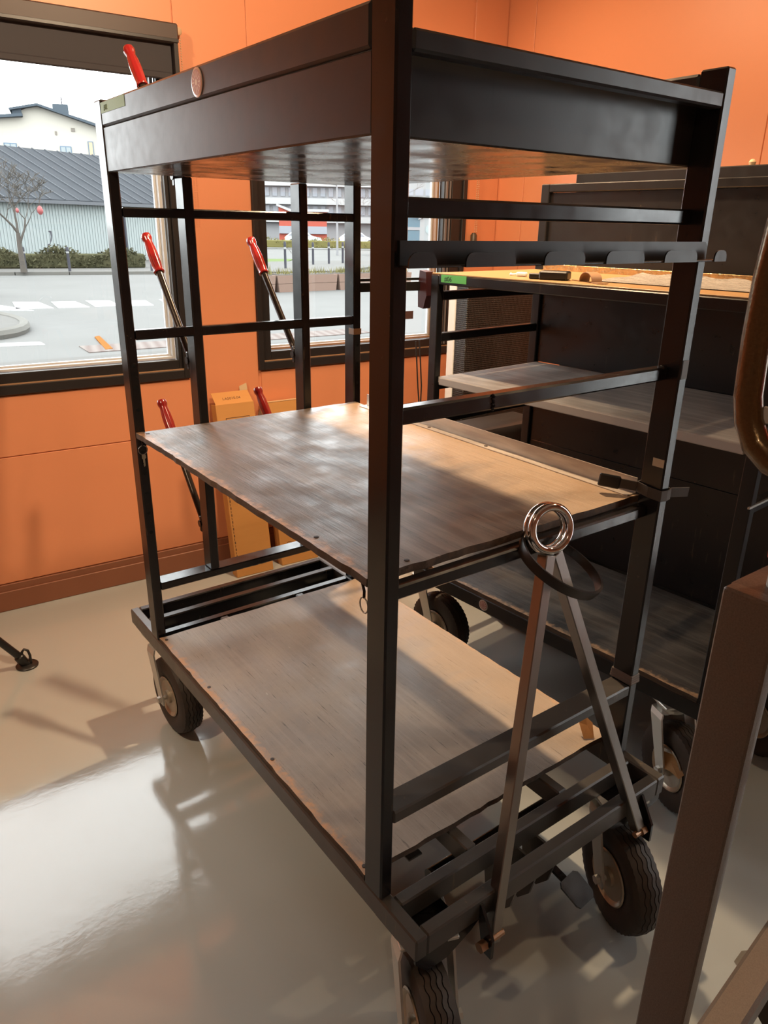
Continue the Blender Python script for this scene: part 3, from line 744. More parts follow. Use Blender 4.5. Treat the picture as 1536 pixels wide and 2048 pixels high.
# ================================================================== THE SECOND CART
c2 = thing('equipment_cart', 'low black cart with black back panel and green number tape behind the big cart', 'cart', (1.285, -0.030, 0), math.radians(4))
W2_, L2 = 0.665, 1.355
def p2(name, m, x0, x1, y0, y1, z0, z1, bev=0.003, parent=c2): return bx(name, m, parent, x0, x1, y0, y1, Z(z0), Z(z1), bev)
for x0 in (0, W2_-tx): p2('side_rail', m_black2, x0, x0+tx, -0.05, 1.40, -0.061, 0.0)
for y0 in (-0.05, 0.62, 1.367): p2('cross_bar', m_black2, tx, W2_-tx, y0, y0+0.033, -0.061, -0.001)
for x0 in (0.0, W2_-tx):
    p2('corner_post', m_black2, x0, x0+tx, 0.0, 0.042, 0.0, 1.262 if x0 == 0 else 1.61)
    p2('corner_post', m_black2, x0, x0+tx, L2-0.042, L2, 0.0, 1.262 if x0 == 0 else 1.61)
d2 = board('deck', 0.002, W2_-0.034, 0.043, L2-0.043, 0.0, 0.018, m_deck2, m_plyedge, c2, 0.003)
p2('top_rail', m_black2, 0.0, tx, 0.042, L2-0.042, 1.226, 1.262)
p2('top_rail', m_black2, W2_-tx, W2_, 0.042, L2-0.042, 1.226, 1.262)
p2('wood_top', m_ochre, 0.004, W2_-0.036, 0.002, L2-0.002, 1.2625, 1.268, 0.001)
p2('back_rail', m_black2, W2_-tx, W2_, 0.042, L2-0.042, 1.578, 1.61)
p2('back_edge_tape', m_brass, W2_-0.040, W2_-0.036, 0.05, L2-0.05, 1.268, 1.292, 0.001)
for za, zb in ((0.02, 0.50), (0.502, 0.842), (0.87, 1.224), (1.292, 1.577)):
    p2('back_panel', m_black2, W2_-0.018, W2_-0.010, 0.043, L2-0.043, za, zb, 0.001)
p2('shelf', m_greyboard, 0.016, W2_-0.020, 0.046, L2-0.046, 0.845, 0.868, 0.001)
p2('shelf_lip', m_lip, 0.004, 0.016, 0.05, L2-0.06, 0.838, 0.8685, 0.003)
for y0 in (0.004, L2-0.038):
    for za, zb in ((1.165, 1.199), (1.005, 1.038), (0.812, 0.843), (0.665, 0.695)):
        if y0 < 0.1 and za > 0.7 and za < 1.1: continue
        p2('end_rail', m_black2, tx, W2_-tx, y0, y0+0.033, za, zb)
# pale strip painting the lit top edge of the near end rail
p2('rail_lit_edge', m_lit_edge, -0.01, 0.40, -0.003, 0.004, 0.690, 0.697, 0.0005)
# badge on the frame
bd2 = MB().lathe([(0.024, 0), (0.024, 0.0016), (0.021, 0.0026)], 28).xf(T(0, 0.97, Z(-0.028)) @ R(-PI/2, 'Y')).build('badge', m_silver, c2, True)
MB().lathe([(0.0195, 0.0026), (0.019, 0.0030)], 28).xf(T(0, 0.97, Z(-0.028)) @ R(-PI/2, 'Y')).build('badge_face', m_badge, bd2)
ry = MB()
for i in range(10): ry.merge(MB().box(0.008, 0.017, -0.001, 0.001, 0.0029, 0.0033, 0).bm, R(2*PI*i/10, 'Z'))
ry.xf(T(0, 0.97, Z(-0.028)) @ R(-PI/2, 'Y')).build('badge_rays', m_badge_mark, bd2)
tp = MB().box(-0.0012, 0.0002, 1.165, 1.298, Z(1.236), Z(1.264), 0).build('number_tape', m_green, c2); tp['label'] = 'bright green tape numbered 06'
text_mesh('#06', 0.025, m_ink, 'lettering', tp, T(-0.0014, 1.28, Z(1.241)) @ RX)
# hinged arm with maroon block at the window corner
MB().prism([(1.372, 1.27), (1.408, 1.275), (1.415, 1.20), (1.412, 1.135), (1.382, 1.13), (1.366, 1.18)], 'x', -0.012, 0.026).xf(T(0, 0, F)).build('maroon_block', m_maroon, c2)
MB().beam((0.02, 1.40, Z(1.215)), (-0.30, 1.47, Z(1.215)), 0.008, 0.034, 0.001).build('swing_arm', m_plastic, c2)
MB().beam((0.02, 1.41, Z(1.242)), (-0.295, 1.475, Z(1.242)), 0.008, 0.010, 0.001).build('swing_arm', m_plastic, c2)
MB().box(-0.315, -0.285, 1.455, 1.49, Z(1.19), Z(1.36), 0.003).build('arm_upright', m_plastic, c2)
for x, y, d in ((0.07, 0.15, (-0.42, -0.9)), (W2_-0.08, 0.10, (-0.3, -0.95)), (0.09, L2+0.02, (0, -1)), (W2_-0.08, L2-0.0, (0, -1))):
    caster(c2, x, y, d)
# things lying on the wood top (placed in the second cart's axes)
M2 = T(1.285, -0.030, 0) @ R(math.radians(4), 'Z')
def on2(o, x, y, z, rz=0): o.matrix_world = M2 @ T(x, y, Z(z)) @ R(rz, 'Z'); return o
sl = MB(); ring = []
for i in range(15):
    a = PI*i/14; x = -0.045*math.cos(a); z = 0.030*math.sin(a)**0.8+0.001
    ring.append((x, z))
ring = [(-0.09, 0.001)] + ring + [(0.10, 0.001)]
for w0, w1 in ((-0.019, 0.019),):
    v = [[sl.bm.verts.new((w, x, z+h)) for w, h in ((w0, 0), (w1, 0), (w1, 0.002), (w0, 0.002))] for x, z in ring]
    for a, b in zip(v, v[1:]):
        for k in range(4): sl.bm.faces.new((a[k], a[(k+1) % 4], b[(k+1) % 4], b[k]))
    sl.bm.faces.new(v[0]); sl.bm.faces.new(v[-1][::-1])
tag(on2(sl.build('leather_strap', m_strapbrown, None, True), 0.11, 0.70, 1.268, -0.5), 'brown strap arched on the pale wood top of the second cart', 'strap')
clp = thing('cable_clip', 'black box clip with cable ends on the second cart top', 'clip')
MB().box(-0.03, 0.03, -0.05, 0.05, 0.001, 0.03, 0.005).build('clip_body', m_plastic, clp); MB().box(-0.012, 0.012, 0.05, 0.09, 0.001, 0.02, 0.003).build('clip_tab', m_plastic, clp)
on2(clp, 0.10, 0.84, 1.268, 0.4)
plug = thing('white_plug', 'small white cable plug on the pale wood top', 'plug')
MB().box(-0.011, 0.011, -0.02, 0.02, 0.001, 0.016, 0.004).build('plug_body', m_whiteplastic, plug); MB().tube([(0, 0.02, 0.008), (0.01, 0.04, 0.006), (0.04, 0.07, 0.004), (0.10, 0.10, 0.004)], 0.003, 8).build('plug_lead', m_whiteplastic, plug, True)
on2(plug, 0.14, 1.02, 1.268, 0.2)
fs = MB(); NX, NY = 10, 18
g = [[fs.bm.verts.new((0.30*i/NX, 0.62*j/NY, 0.003+0.016*(i/NX)*abs(math.sin(j*0.9+i*0.4))*0.6+0.010*(i/NX))) for j in range(NY+1)] for i in range(NX+1)]
for i in range(NX):
    for j in range(NY): fs.bm.faces.new((g[i][j], g[i+1][j], g[i+1][j+1], g[i][j+1]))
tag(on2(fs.build('plastic_sheet', m_foil, None, True), 0.16, 0.10, 1.268, 0.0), 'crumpled clear plastic sheet spread on the second cart top', 'plastic sheet')
scrap('paper_scrap', 'torn kraft paper caught in the near wheel of the second cart', [(-0.03, -0.05, 0.0), (0.0, -0.06, 0.02), (0.012, 0.0, 0.045), (0.01, 0.07, 0.03), (-0.01, 0.03, -0.012), (-0.015, -0.01, -0.004)], (1.262, 0.045, 0.185))

# ================================================================== FOREGROUND TROLLEY (right edge)
tr = thing('hammertone_trolley', 'brown hammertone trolley post and handle at the right edge', 'trolley', (0.015, -0.653, 0))
MB().box(0.0, 0.024, -0.033, 0.033, 0.10, Z(1.053), 0.007, 3).build('upright_post', m_hammer, tr, True)
MB().box(0.016, 0.105, -0.033, 0.033, Z(1.030), Z(1.0528), 0.004, 2).build('post_cap', m_hammer, tr, True)
MB().tube([(0.05, -0.006, Z(1.05)), (0.05, -0.006, Z(1.10))], 0.013, 16).build('stub', m_zinc, tr, True)
MB().lathe([(0.0150, 0.0), (0.0180, 0.003), (0.0185, 0.012), (0.0185, 0.20), (0.014, 0.21)], 20).xf(T(0.05, -0.006, Z(1.085))).build('red_sleeve', mat('red_plastic_sleeve', (0.62, 0.03, 0.035), 0.3), tr, True)
hp = [(0.0, -0.10, Z(1.196)), (0.0, -0.18, Z(1.205)), (0.0, -0.205, Z(1.26)), (0.0, -0.21, Z(1.60)), (0.0, -0.19, Z(1.68)), (0.0, -0.13, Z(1.715)), (0.0, -0.05, Z(1.70)), (0.0, 0.0, Z(1.64)), (0.0, 0.030, Z(1.55)), (0.0, 0.044, Z(1.46)), (0.0, 0.049, Z(1.387)), (0.0, 0.049, Z(1.328)), (0.0, 0.046, Z(1.271)), (0.0, 0.040, Z(1.245)), (0.0, 0.028, Z(1.222)), (0.0, 0.008, Z(1.207)), (0.0, -0.02, Z(1.200)), (0.0, -0.099, Z(1.196))]
hb = MB().tube(hp, 0.0145, 18).build('bent_handle', m_hammer_g, tr, True)
MB().tube([(0.0, -0.18, Z(1.196)), (0.02, -0.18, Z(1.196)), (0.05, -0.17, Z(1.19)), (0.05, -0.12, Z(1.10)), (0.05, -0.034, Z(1.03))], 0.012, 12).build('handle_stay', m_hammer_g, tr, True)
MB().box(0.0045, 0.0075, 0.018, 0.030, Z(1.244), Z(1.262), 0.001).build('handle_sticker', m_whiteplastic, tr)
MB().beam((0.0, 0.0, Z(-0.02)), (1.15, 0.13, Z(-0.02)), 0.066, 0.066, 0.008).build('base_beam', m_hammer, tr)
MB().beam((0.02, -0.02, Z(-0.02)), (0.10, -0.72, Z(-0.02)), 0.066, 0.066, 0.008).build('base_beam', m_hammer, tr)
MB().beam((1.12, 0.10, Z(-0.02)), (1.20, -0.60, Z(-0.02)), 0.066, 0.066, 0.008).build('base_beam', m_hammer, tr)
MB().beam((0.10, -0.70, Z(-0.02)), (1.20, -0.58, Z(-0.02)), 0.066, 0.066, 0.008).build('base_beam', m_hammer, tr)
def small_caster(x, y, ang, pedal=False):
    mb = MB().box(-0.05, 0.05, -0.04, 0.04, 0.392, 0.400, 0.002)
    mb.tube([(0, 0, 0.392), (0, 0, 0.24)], 0.022, 12)
    for sx in (-1, 1): mb.beam((sx*0.03, 0, 0.25), (sx*0.03, -0.035, 0.075), 0.005, 0.05, 0.001, (0, 1, 0))
    mb.box(-0.034, 0.034, -0.03, 0.03, 0.235, 0.250, 0.003)
    c = mb.build('caster', m_zinc, tr); c.location = (x, y, 0); c.rotation_euler = (0, 0, ang)
    w = MB().lathe([(0.05, -0.018), (0.078, -0.018), (0.082, -0.012), (0.082, 0.012), (0.078, 0.018), (0.05, 0.018)], 28).xf(T(0, -0.035, 0.0822) @ R(PI/2, 'Y')).build('tire', m_rubber, c, True)
    if pedal:
        MB().prism([(-0.034, 0.0), (0.034, 0.0), (0.036, 0.045), (0.022, 0.062), (-0.022, 0.062), (-0.036, 0.045)], 'z', 0.0, 0.004).xf(T(0, 0.05, 0.175) @ R(-0.35, 'X')).build('brake_pedal', mat('polished_brake_pedal', (0.75, 0.66, 0.56), 0.22, 0.9), c)
        MB().beam((0, 0.0, 0.20), (0, 0.06, 0.178), 0.03, 0.008, 0.001).build('pedal_arm', m_black, c)
    return c
small_caster(0.06, -0.02, 0.3); small_caster(0.80, 0.085, 0.1, True); small_caster(0.12, -0.66, 0.5); small_caster(1.16, -0.52, 0.2)
# posts at the other corners carry the frame out of the picture
for x, y in ((0.10, -0.69), (1.19, -0.57)):
    MB().box(x-0.012, x+0.012, y-0.033, y+0.033, Z(-0.05), Z(1.046), 0.006).build('upright_post', m_hammer, tr)
MB().beam((0.05, -0.02, Z(1.03)), (0.10, -0.68, Z(1.03)), 0.03, 0.045, 0.004).build('top_beam', m_hammer, tr)

# ================================================================== CARDBOARD BOXES by the wall
m_card = mat('orange_brown_cardboard', (0.52, 0.27, 0.085), 0.7); t = NT(m_card)  # the board's own orange-brown
t.lk(t.mix(t.noise(t.coord((3, 3, 30)), 1, 5), (0.52, 0.25, 0.072), (0.45, 0.21, 0.058)), t.b.inputs['Base Color'])
m_card_in = mat('brown_box_inside', (0.13, 0.060, 0.035), 0.7)
m_print = mat('dark_box_print', (0.10, 0.045, 0.02), 0.7)
RB = Matrix(((1, 0, 0, 0), (0, 0, -1, 0), (0, 1, 0, 0), (0, 0, 0, 1)))     # text faces -y
lean = math.atan2(0.165, 0.93)
def tall_box(x0, x1, h, label, txt, d=0.07):
    b = thing('cardboard_box', label, 'box', (x0, 2.545, 0.0), PHI)
    w = x1-x0; tl = R(-lean, 'X')
    MB().box(0, w, 0, d, 0.001, h, 0.002).xf(tl).build('box_body', m_card, b)
    MB().box(0.001, w-0.001, -0.0008, 0.0002, h*0.52, h*0.522, 0).xf(tl).build('box_seam', m_print, b)
    return b, w, h, tl, d
b1, w, h, tl, d = tall_box(0.860, 1.085, 0.985, 'tall cardboard box with open flap leaning on the orange wall', 'LA5010.04')
fl = MB().box(0.004, w-0.004, 0.0, 0.003, 0.0, 0.085, 0.0005).xf(tl @ T(0, 0.004, h) @ R(-0.75, 'X')).build('top_flap', m_card, b1)
text_mesh('LA5010.04', 0.024, m_print, 'lettering', b1, tl @ T(0, 0.004, h) @ R(-0.75, 'X') @ T(0.055, -0.0005, 0.028) @ RB)
MB().prism([(0, 0), (0.05, 0), (0.045, 0.10), (0.0, 0.085)], 'y', 0, 0.002).xf(tl @ T(w-0.045, 0.075, h)).build('side_flap', mat('pale_flap', (0.55, 0.40, 0.24), 0.7), b1)
pr_ = MB()
for a in ((0.05, 0.19, 0.905, 0.908), (0.05, 0.053, 0.83, 0.908), (0.187, 0.19, 0.83, 0.908)): pr_.box(a[0], a[1], -0.0008, 0.0002, a[2], a[3], 0)
pr_.xf(tl).build('printed_frame', m_print, b1)
zz = MB()
for i in range(40): zz.box(0.010, 0.013+0.003*(i % 2), -0.0008, 0.0002, 0.10+i*0.02, 0.114+i*0.02, 0)
zz.xf(tl).build('tear_strip', m_print, b1)
for x in (0.10, 0.15): text_mesh('SR', 0.03, m_print, 'lettering', b1, tl @ T(x, -0.0006, 0.05) @ RB)
b2_, w, h, tl, d = tall_box(1.15, 1.39, 0.965, 'tall cardboard box with dark open side leaning right of the other box', '')
MB().prism([(-0.045, 0), (0.0, 0), (0.0, 0.07), (-0.03, 0.055), (-0.05, 0.02)], 'y', 0.0, 0.003).xf(tl @ T(0.0, 0.0, h-0.085) @ R(0.3, 'Z')).build('side_flap', m_card_in, b2_)
MB().box(0.0, w, -0.002, 0.004, h-0.004, h+0.003, 0.001).xf(tl).build('top_edge', mat('pale_box_rim', (0.62, 0.40, 0.22), 0.7), b2_)
MB().box(0.10, 0.16, -0.0008, 0.0002, 0.22, 0.27, 0).xf(tl).build('black_print_patch', m_print, b2_)
MB().tube([(0.06+0.018*math.cos(a), -0.0006, 0.12+0.018*math.sin(a)) for a in [2*PI*i/20 for i in range(20)]], 0.0012, 5, closed=True).xf(tl).build('round_print', m_print, b2_)

# ================================================================== TRIPOD FOOT, PERFORATED CABINET, CABLES, CASE, BAG
ts = thing('light_stand_foot', 'black pipe stand leg with round floor flange at the left edge', 'stand', (-0.320, 2.27, 0))
MB().lathe([(0.047, 0.0), (0.048, 0.006), (0.044, 0.010), (0.020, 0.014), (0.018, 0.028)], 32).build('floor_flange', m_plastic, ts, True)
MB().lathe([(0.020, 0.0), (0.022, 0.03), (0.022, 0.05), (0.018, 0.055)], 16).xf(T(-0.005, 0, 0.012) @ R(-0.45, 'Y')).build('elbow', m_plastic, ts, True)
MB().tube([(-0.010, 0, 0.035), (-0.40, 0.03, 0.62)], 0.0165, 16).build('leg_pipe', m_plastic, ts, True)
MB().tube([(-0.105, 0.007, 0.18), (-0.135, 0.010, 0.225)], 0.025, 16).build('coupling', m_plastic, ts, True)
MB().tube([(0.016, -0.01, 0.012), (0.017, -0.01, 0.055), (0.012, -0.008, 0.080), (-0.002, -0.002, 0.088), (-0.012, 0.0, 0.075), (-0.014, 0.0, 0.05)], 0.006, 10).build('spring_hook', m_plastic, ts, True)
MB().lathe([(0.022, 0.60), (0.022, 0.72), (0.026, 0.73), (0.026, 0.80)], 16).xf(T(-0.42, 0.03, 0)).build('stand_hub', m_plastic, ts, True)
for a in (2.1, 4.2):
    MB().tube([(-0.42, 0.03, 0.66), (-0.42+0.42*math.cos(a), 0.03+0.42*math.sin(a)*0.8, 0.012)], 0.0165, 12).build('leg_pipe', m_plastic, ts, True)

m_perf = mat('perforated_black_sheet', (0.03, 0.026, 0.025), 0.42); t = NT(m_perf)
pv = t.coord((1, 1, 1)); vo = t.add('ShaderNodeTexVoronoi'); vo.inputs['Scale'].default_value = 95; vo.inputs['Randomness'].default_value = 0.0
t.lk(pv, vo.inputs['Vector'])
hole = t.ramp(vo.outputs['Distance'], [(0.36, G3(0)), (0.46, G3(1))])
t.lk(t.mix(hole, (0.001, 0.001, 0.001), (0.026, 0.023, 0.022)), t.b.inputs['Base Color']); t.bump(hole, 0.6, 0.003)
pc = thing('perforated_cabinet', 'tall black perforated metal cabinet standing in the corner behind the second cart', 'cabinet', (1.972, 1.95, 0))
MB().box(0.0, 0.52, 0.0, 0.09, 0.10, 1.62, 0.004).build('perforated_case', m_perf, pc)
MB().box(-0.004, 0.02, 0.09, 0.145, 0.02, 1.64, 0.003).build('silver_profile', mat('pale_aluminium_profile', (0.62, 0.62, 0.63), 0.4), pc)
MB().box(0.02, 0.52, 0.09, 0.15, 0.02, 1.63, 0.003).build('rear_case', m_plastic, pc)
for y in (0.0,): MB().box(0.0, 0.52, -0.06, 0.20, 0.0, 0.03, 0.006).build('foot_plate', m_plastic, pc)
for k, (dx, col) in enumerate(((0.0, m_plastic), (0.05, m_plastic))):
    cb = thing('hanging_cable', ('thin black cable with red plug hanging beside the silver profile', 'second thin black cable hanging under the window by the cabinet')[k], 'cable', (1.86+dx, 2.18+0.03*k, 0))
    MB().tube([(0.0, 0.05, 1.30), (0.0, 0.02, 1.05), (0.01-0.03*k, 0, 0.85), (-0.01-0.03*k, 0, 0.5), (-0.03+0.02*k, 0, 0.2), (-0.05+0.03*k, -0.02, 0.006)], 0.004, 8).build('cable_lead', col, cb, True)
    if k == 0: MB().tube([(0.008, 0, 0.84), (0.003, 0, 0.79)], 0.009, 10).build('red_plug', m_red, cb, True)
eb = thing('equipment_bag', 'black padded bag with grey sheen on the floor beyond the second cart', 'bag', (1.79, 1.63, 0))
t_ = MB().box(0, 0.50, 0, 0.24, 0.012, Z(0.475)+0.002, 0.045, 4).build('bag_body', mat('grey_black_vinyl', (0.035, 0.03, 0.031), 0.4), eb, True)
MB().box(0.01, 0.49, 0.01, 0.23, 0.0, 0.03, 0.006).build('bag_base', m_plastic, eb)
MB().tube([(0.13, -0.006, 0.60), (0.14, -0.02, 0.50), (0.25, -0.024, 0.46), (0.36, -0.02, 0.50), (0.37, -0.006, 0.60)], 0.010, 10).build('bag_handle', m_webbing, eb, True)
fc = thing('flight_case', 'tall dark case standing between the second cart and the orange side wall', 'case', (2.12, 0.02, 0), math.radians(2))
MB().box(0.0, 0.36, -0.45, 1.37, 0.10, Z(1.60), 0.004).build('case_body', m_black2, fc)
MB().box(-0.004, 0.364, -0.454, 1.374, Z(1.60), Z(1.664), 0.004).build('case_lid', m_black2, fc)
for y in (-0.35, 1.27):
    for x in (0.07, 0.29): MB().tube([(x-0.02, y, 0.05), (x+0.02, y, 0.05)], 0.05, 18).build('case_wheel', m_rubber, fc, True)
MB().lathe([(0.010, 0), (0.013, 0.012), (0.008, 0.02), (0.004, 0.022)], 12).xf(T(0.03, 0.60, Z(1.664))).build('lid_stud', m_masking, fc, True)

# ================================================================== OUTSIDE
GZ = -0.195
m_asph = mat('pale_asphalt', (0.0913, 0.0913, 0.0897), 0.85, spec=0.12); t = NT(m_asph)
t.lk(t.mix(t.noise(t.coord(), 0.35, 8, 0.65), (0.063, 0.063, 0.061), (0.095, 0.094, 0.091)), t.b.inputs['Base Color'])
m_pave = mat('concrete_paving', (0.0694, 0.0671, 0.0632), 0.85, spec=0.12)
m_kerb = mat('granite_kerb', (0.0811, 0.0780, 0.0710), 0.8, spec=0.12)
m_white = mat('road_marking_white', (0.2730, 0.2730, 0.2730), 0.7, spec=0.12)
m_brickp = mat('reddish_block_paving', (0.1014, 0.0811, 0.0710), 0.85, spec=0.12); t = NT(m_brickp)
wvn = t.add('ShaderNodeTexWave'); wvn.inputs['Scale'].default_value = 1.6; wvn.inputs['Distortion'].default_value = 0.6
t.lk(t.coord(rot=(0, 0, 0.25)), wvn.inputs[0]); t.lk(t.mix(wvn.outputs['Fac'], (0.1053, 0.0897, 0.0819), (0.0780, 0.0585, 0.0523)), t.b.inputs['Base Color'])
m_grass = mat('spring_grass', (0.0538, 0.0811, 0.0172), 0.9, spec=0.12)
m_hedge = mat('olive_hedge_leaf', (0.0351, 0.0351, 0.0172), 0.9, spec=0.12); t = NT(m_hedge)
t.lk(t.mix(t.noise(t.coord(), 3.5, 6, 0.7), (0.0195, 0.0211, 0.0117), (0.0663, 0.0624, 0.0328)), t.b.inputs['Base Color'])
m_bark = mat('grey_bark', (0.0569, 0.0507, 0.0445), 0.9, spec=0.12)
m_shedwall = mat('pale_corrugated_wall', (0.1919, 0.2153, 0.2153), 0.7, spec=0.12)
m_shedroof = mat('slate_grey_metal_roof', (0.0234, 0.0265, 0.0312), 0.9, spec=0.1); t = NT(m_shedroof)
t.lk(t.mix(t.noise(t.coord(), 1.2, 6), (0.0203, 0.0226, 0.0265), (0.0312, 0.0343, 0.0398)), t.b.inputs['Base Color'])
m_seam = mat('pale_roof_seam', (0.0585, 0.0632, 0.0702), 0.9, spec=0.1)
m_cream = mat('cream_render', (0.2964, 0.2808, 0.2488), 0.85, spec=0.12)
m_roofblue = mat('blue_grey_roof', (0.0406, 0.0523, 0.0647), 0.6, spec=0.12)
m_winblue = mat('blue_window_frame', (0.0468, 0.0858, 0.1326), 0.5)
m_pane = mat('house_window_pane', (0.1248, 0.1482, 0.1560), 0.15)
m_panewarm = mat('warm_window_pane', (0.3120, 0.2106, 0.1170), 0.3)
m_bollard = mat('dark_bollard', (0.0351, 0.0351, 0.0429), 0.6, spec=0.12)
m_redbarn = mat('red_barn_paint', (0.2309, 0.0546, 0.0382), 0.8, spec=0.12)
m_apart = mat('grey_apartment_wall', (0.1724, 0.1724, 0.1778), 0.8, spec=0.12)
m_apartlt = mat('light_balcony_band', (0.2480, 0.2480, 0.2480), 0.8, spec=0.12)
m_hazewin = mat('hazy_distant_window', (0.1459, 0.1529, 0.1724), 0.4)  # pane tone lightened to paint distance haze
m_timber = mat('planter_timber', (0.1264, 0.0850, 0.0671), 0.85, spec=0.12)
m_skyblue = mat('light_blue_cladding', (0.0647, 0.1045, 0.1287), 0.7, spec=0.12)
m_kiosk = mat('white_kiosk', (0.1864, 0.1895, 0.1895), 0.7, spec=0.12)
m_drygrass = mat('dry_yellow_grass', (0.1014, 0.0913, 0.0335), 0.9, spec=0.12)

gnd = MB().box(-150, 220, -60, 260, GZ-0.2, GZ, 0).build('ground', m_asph); struct(gnd, 'pale street surface outside the windows')
def quad(name, m, pts, h, parent, z=GZ):
    return MB().prism(pts, 'z', z, z+h).build(name, m, parent)
# crossing stripes
for pts in ([(2.2, 21.2), (2.9, 21.9), (3.55, 19.4), (2.65, 19.9)],
            [(3.55, 21.9), (4.15, 21.6), (4.10, 19.75), (3.25, 20.0)],
            [(4.45, 21.5), (5.05, 21.35), (4.95, 19.6), (4.20, 19.75)],
            [(5.35, 21.4), (5.95, 21.15), (5.75, 19.6), (5.10, 19.65)],
            [(6.25, 21.0), (6.85, 20.8), (6.55, 19.3), (5.95, 19.4)],
            [(7.25, 20.8), (7.85, 20.6), (7.55, 19.0), (6.95, 19.1)]):
    quad('crossing_stripe', m_white, pts, 0.012, gnd)
quad('lane_line', m_white, [(0.6, 14.3), (2.4, 13.9), (2.4, 13.5), (0.6, 13.9)], 0.012, gnd)
# pale concrete forecourt outside the glazed door, added unseen to brighten reflections
struct(MB().box(3.1, 70.0, -50.0, 2.2, GZ, GZ+0.06, 0).build('bounce_ground', mat('pale_bounce_ground', (0.52, 0.52, 0.51), 0.85)))
# far pavement with kerb
def par(a, b, w):       # strip from a to b, w metres to the far side
    d = Vector((b[0]-a[0], b[1]-a[1])).normalized(); n = Vector((-d.y, d.x))*w
    return [a, b, (b[0]+n.x, b[1]+n.y), (a[0]+n.x, a[1]+n.y)]
KA, KB = (-12.0, 38.2), (14.0, 31.6)
struct(quad('pavement_far', m_pave, par(KA, KB, 14), 0.12, None))
for i in range(13):
    q0, q1 = i/13, (i+0.985)/13
    a = (KA[0]+(KB[0]-KA[0])*q0, KA[1]+(KB[1]-KA[1])*q0-0.2); b = (KA[0]+(KB[0]-KA[0])*q1, KA[1]+(KB[1]-KA[1])*q1-0.2)
    quad('kerb_stone', m_kerb, par(a, b, 0.2), 0.13, gnd)
struct(quad('pavement_near', m_pave, [(-8, 12.1), (14, 10.9), (14, 3.3), (-8, 3.3)], 0.06, None))
quad('block_paving', m_brickp, [(2.85, 13.0), (8.5, 12.6), (8.5, 11.9), (2.8, 12.2)], 0.014, gnd)
quad('orange_reflection_streak', mat('orange_reflection', (0.14, 0.045, 0.002), 0.8, spec=0.05), [(3.42, 14.0), (3.54, 14.1), (3.26, 12.4), (3.12, 12.35)], 0.02, gnd)  # orange lamp reflection in the window glass, laid as a ground strip
# kerbed island by the crossing
isl = [(-4, 18.6)] + [(1.6+1.05*math.sin(a), 16.6+2.0*math.cos(a)) for a in [PI*i/12 for i in range(13)]] + [(-4, 14.6)]
isl_o = quad('traffic_island', m_pave, isl, 0.14, None); struct(isl_o)
io = MB().tube([(x, y, GZ+0.08) for x, y in isl[1:-1]], 0.11, 8).build('island_kerb', m_kerb, isl_o, True)

# hedge: dense short twigs and leaves
def hedge(name, label, a, b, depth, h, n):
    mb = MB(); ax, ay = a; bx_, by_ = b
    d = Vector((bx_-ax, by_-ay, 0)); u = d.normalized(); nn = Vector((-u.y, u.x, 0))
    for i in range(n):
        q = random.random(); hh = h*(0.75+0.25*math.sin(q*23)+random.uniform(-.12, .12))
        p = Vector((ax, ay, GZ+0.12))+d*q+nn*random.uniform(0, depth)+Vector((0, 0, random.random()**0.7*hh))
        r = random.uniform(0.05, 0.12)
        v = [mb.bm.verts.new(p+Vector((random.uniform(-r, r), random.uniform(-r, r), random.uniform(-r, r*1.6)))) for _ in range(3)]
        mb.bm.faces.new(v)
    core = MB().box(0, d.length, 0.15*depth, depth*0.85, 0, h*0.72, 0.05).xf(T(ax, ay, GZ+0.12) @ R(math.atan2(u.y, u.x), 'Z'))
    mb.merge(core.bm)
    o = mb.build(name, m_hedge)
    return tag(o, label, 'hedge')
hedge('hedge', 'low olive hedge along the grey shed across the street', (2.5, 36.9), (12.0, 35.0), 0.7, 0.85, 8000)

# bollards
def bollard(x, y, label, h=0.98, grp='bollards across the street'):
    b = thing('bollard', label, 'bollard', (x, y, GZ+(0.12 if y > 30 and x < 14 else 0)), group=grp)
    MB().lathe([(0.06, 0), (0.06, h*0.8), (0.065, h*0.82), (0.065, h*0.95), (0.045, h)], 12).build('post', m_bollard, b, True)
    MB().lathe([(0.062, h*0.74), (0.064, h*0.75), (0.064, h*0.80), (0.062, h*0.81)], 12).build('white_band', m_kiosk, b, True)
bollard(6.45, 33.6, 'dark bollard below the bare tree in front of the hedge')
bollard(8.15, 33.45, 'dark bollard before the hedge right of the bare tree')
bollard(11.4, 32.6, 'dark bollard at the right end of the hedge')
for i, (x, y) in enumerate(((21.5, 35.6), (22.1, 38.6), (22.9, 36.2), (24.1, 36.6), (25.0, 37.6))):
    bollard(x, y, '%s thin dark bollard from the left in the cluster on the square' % ('first', 'second', 'third', 'fourth', 'fifth')[i], 1.25, 'bollards on the square')
bollard(18.2, 32.8, 'lone thin dark bollard by the grass strip on the square', 1.35, 'bollards on the square')

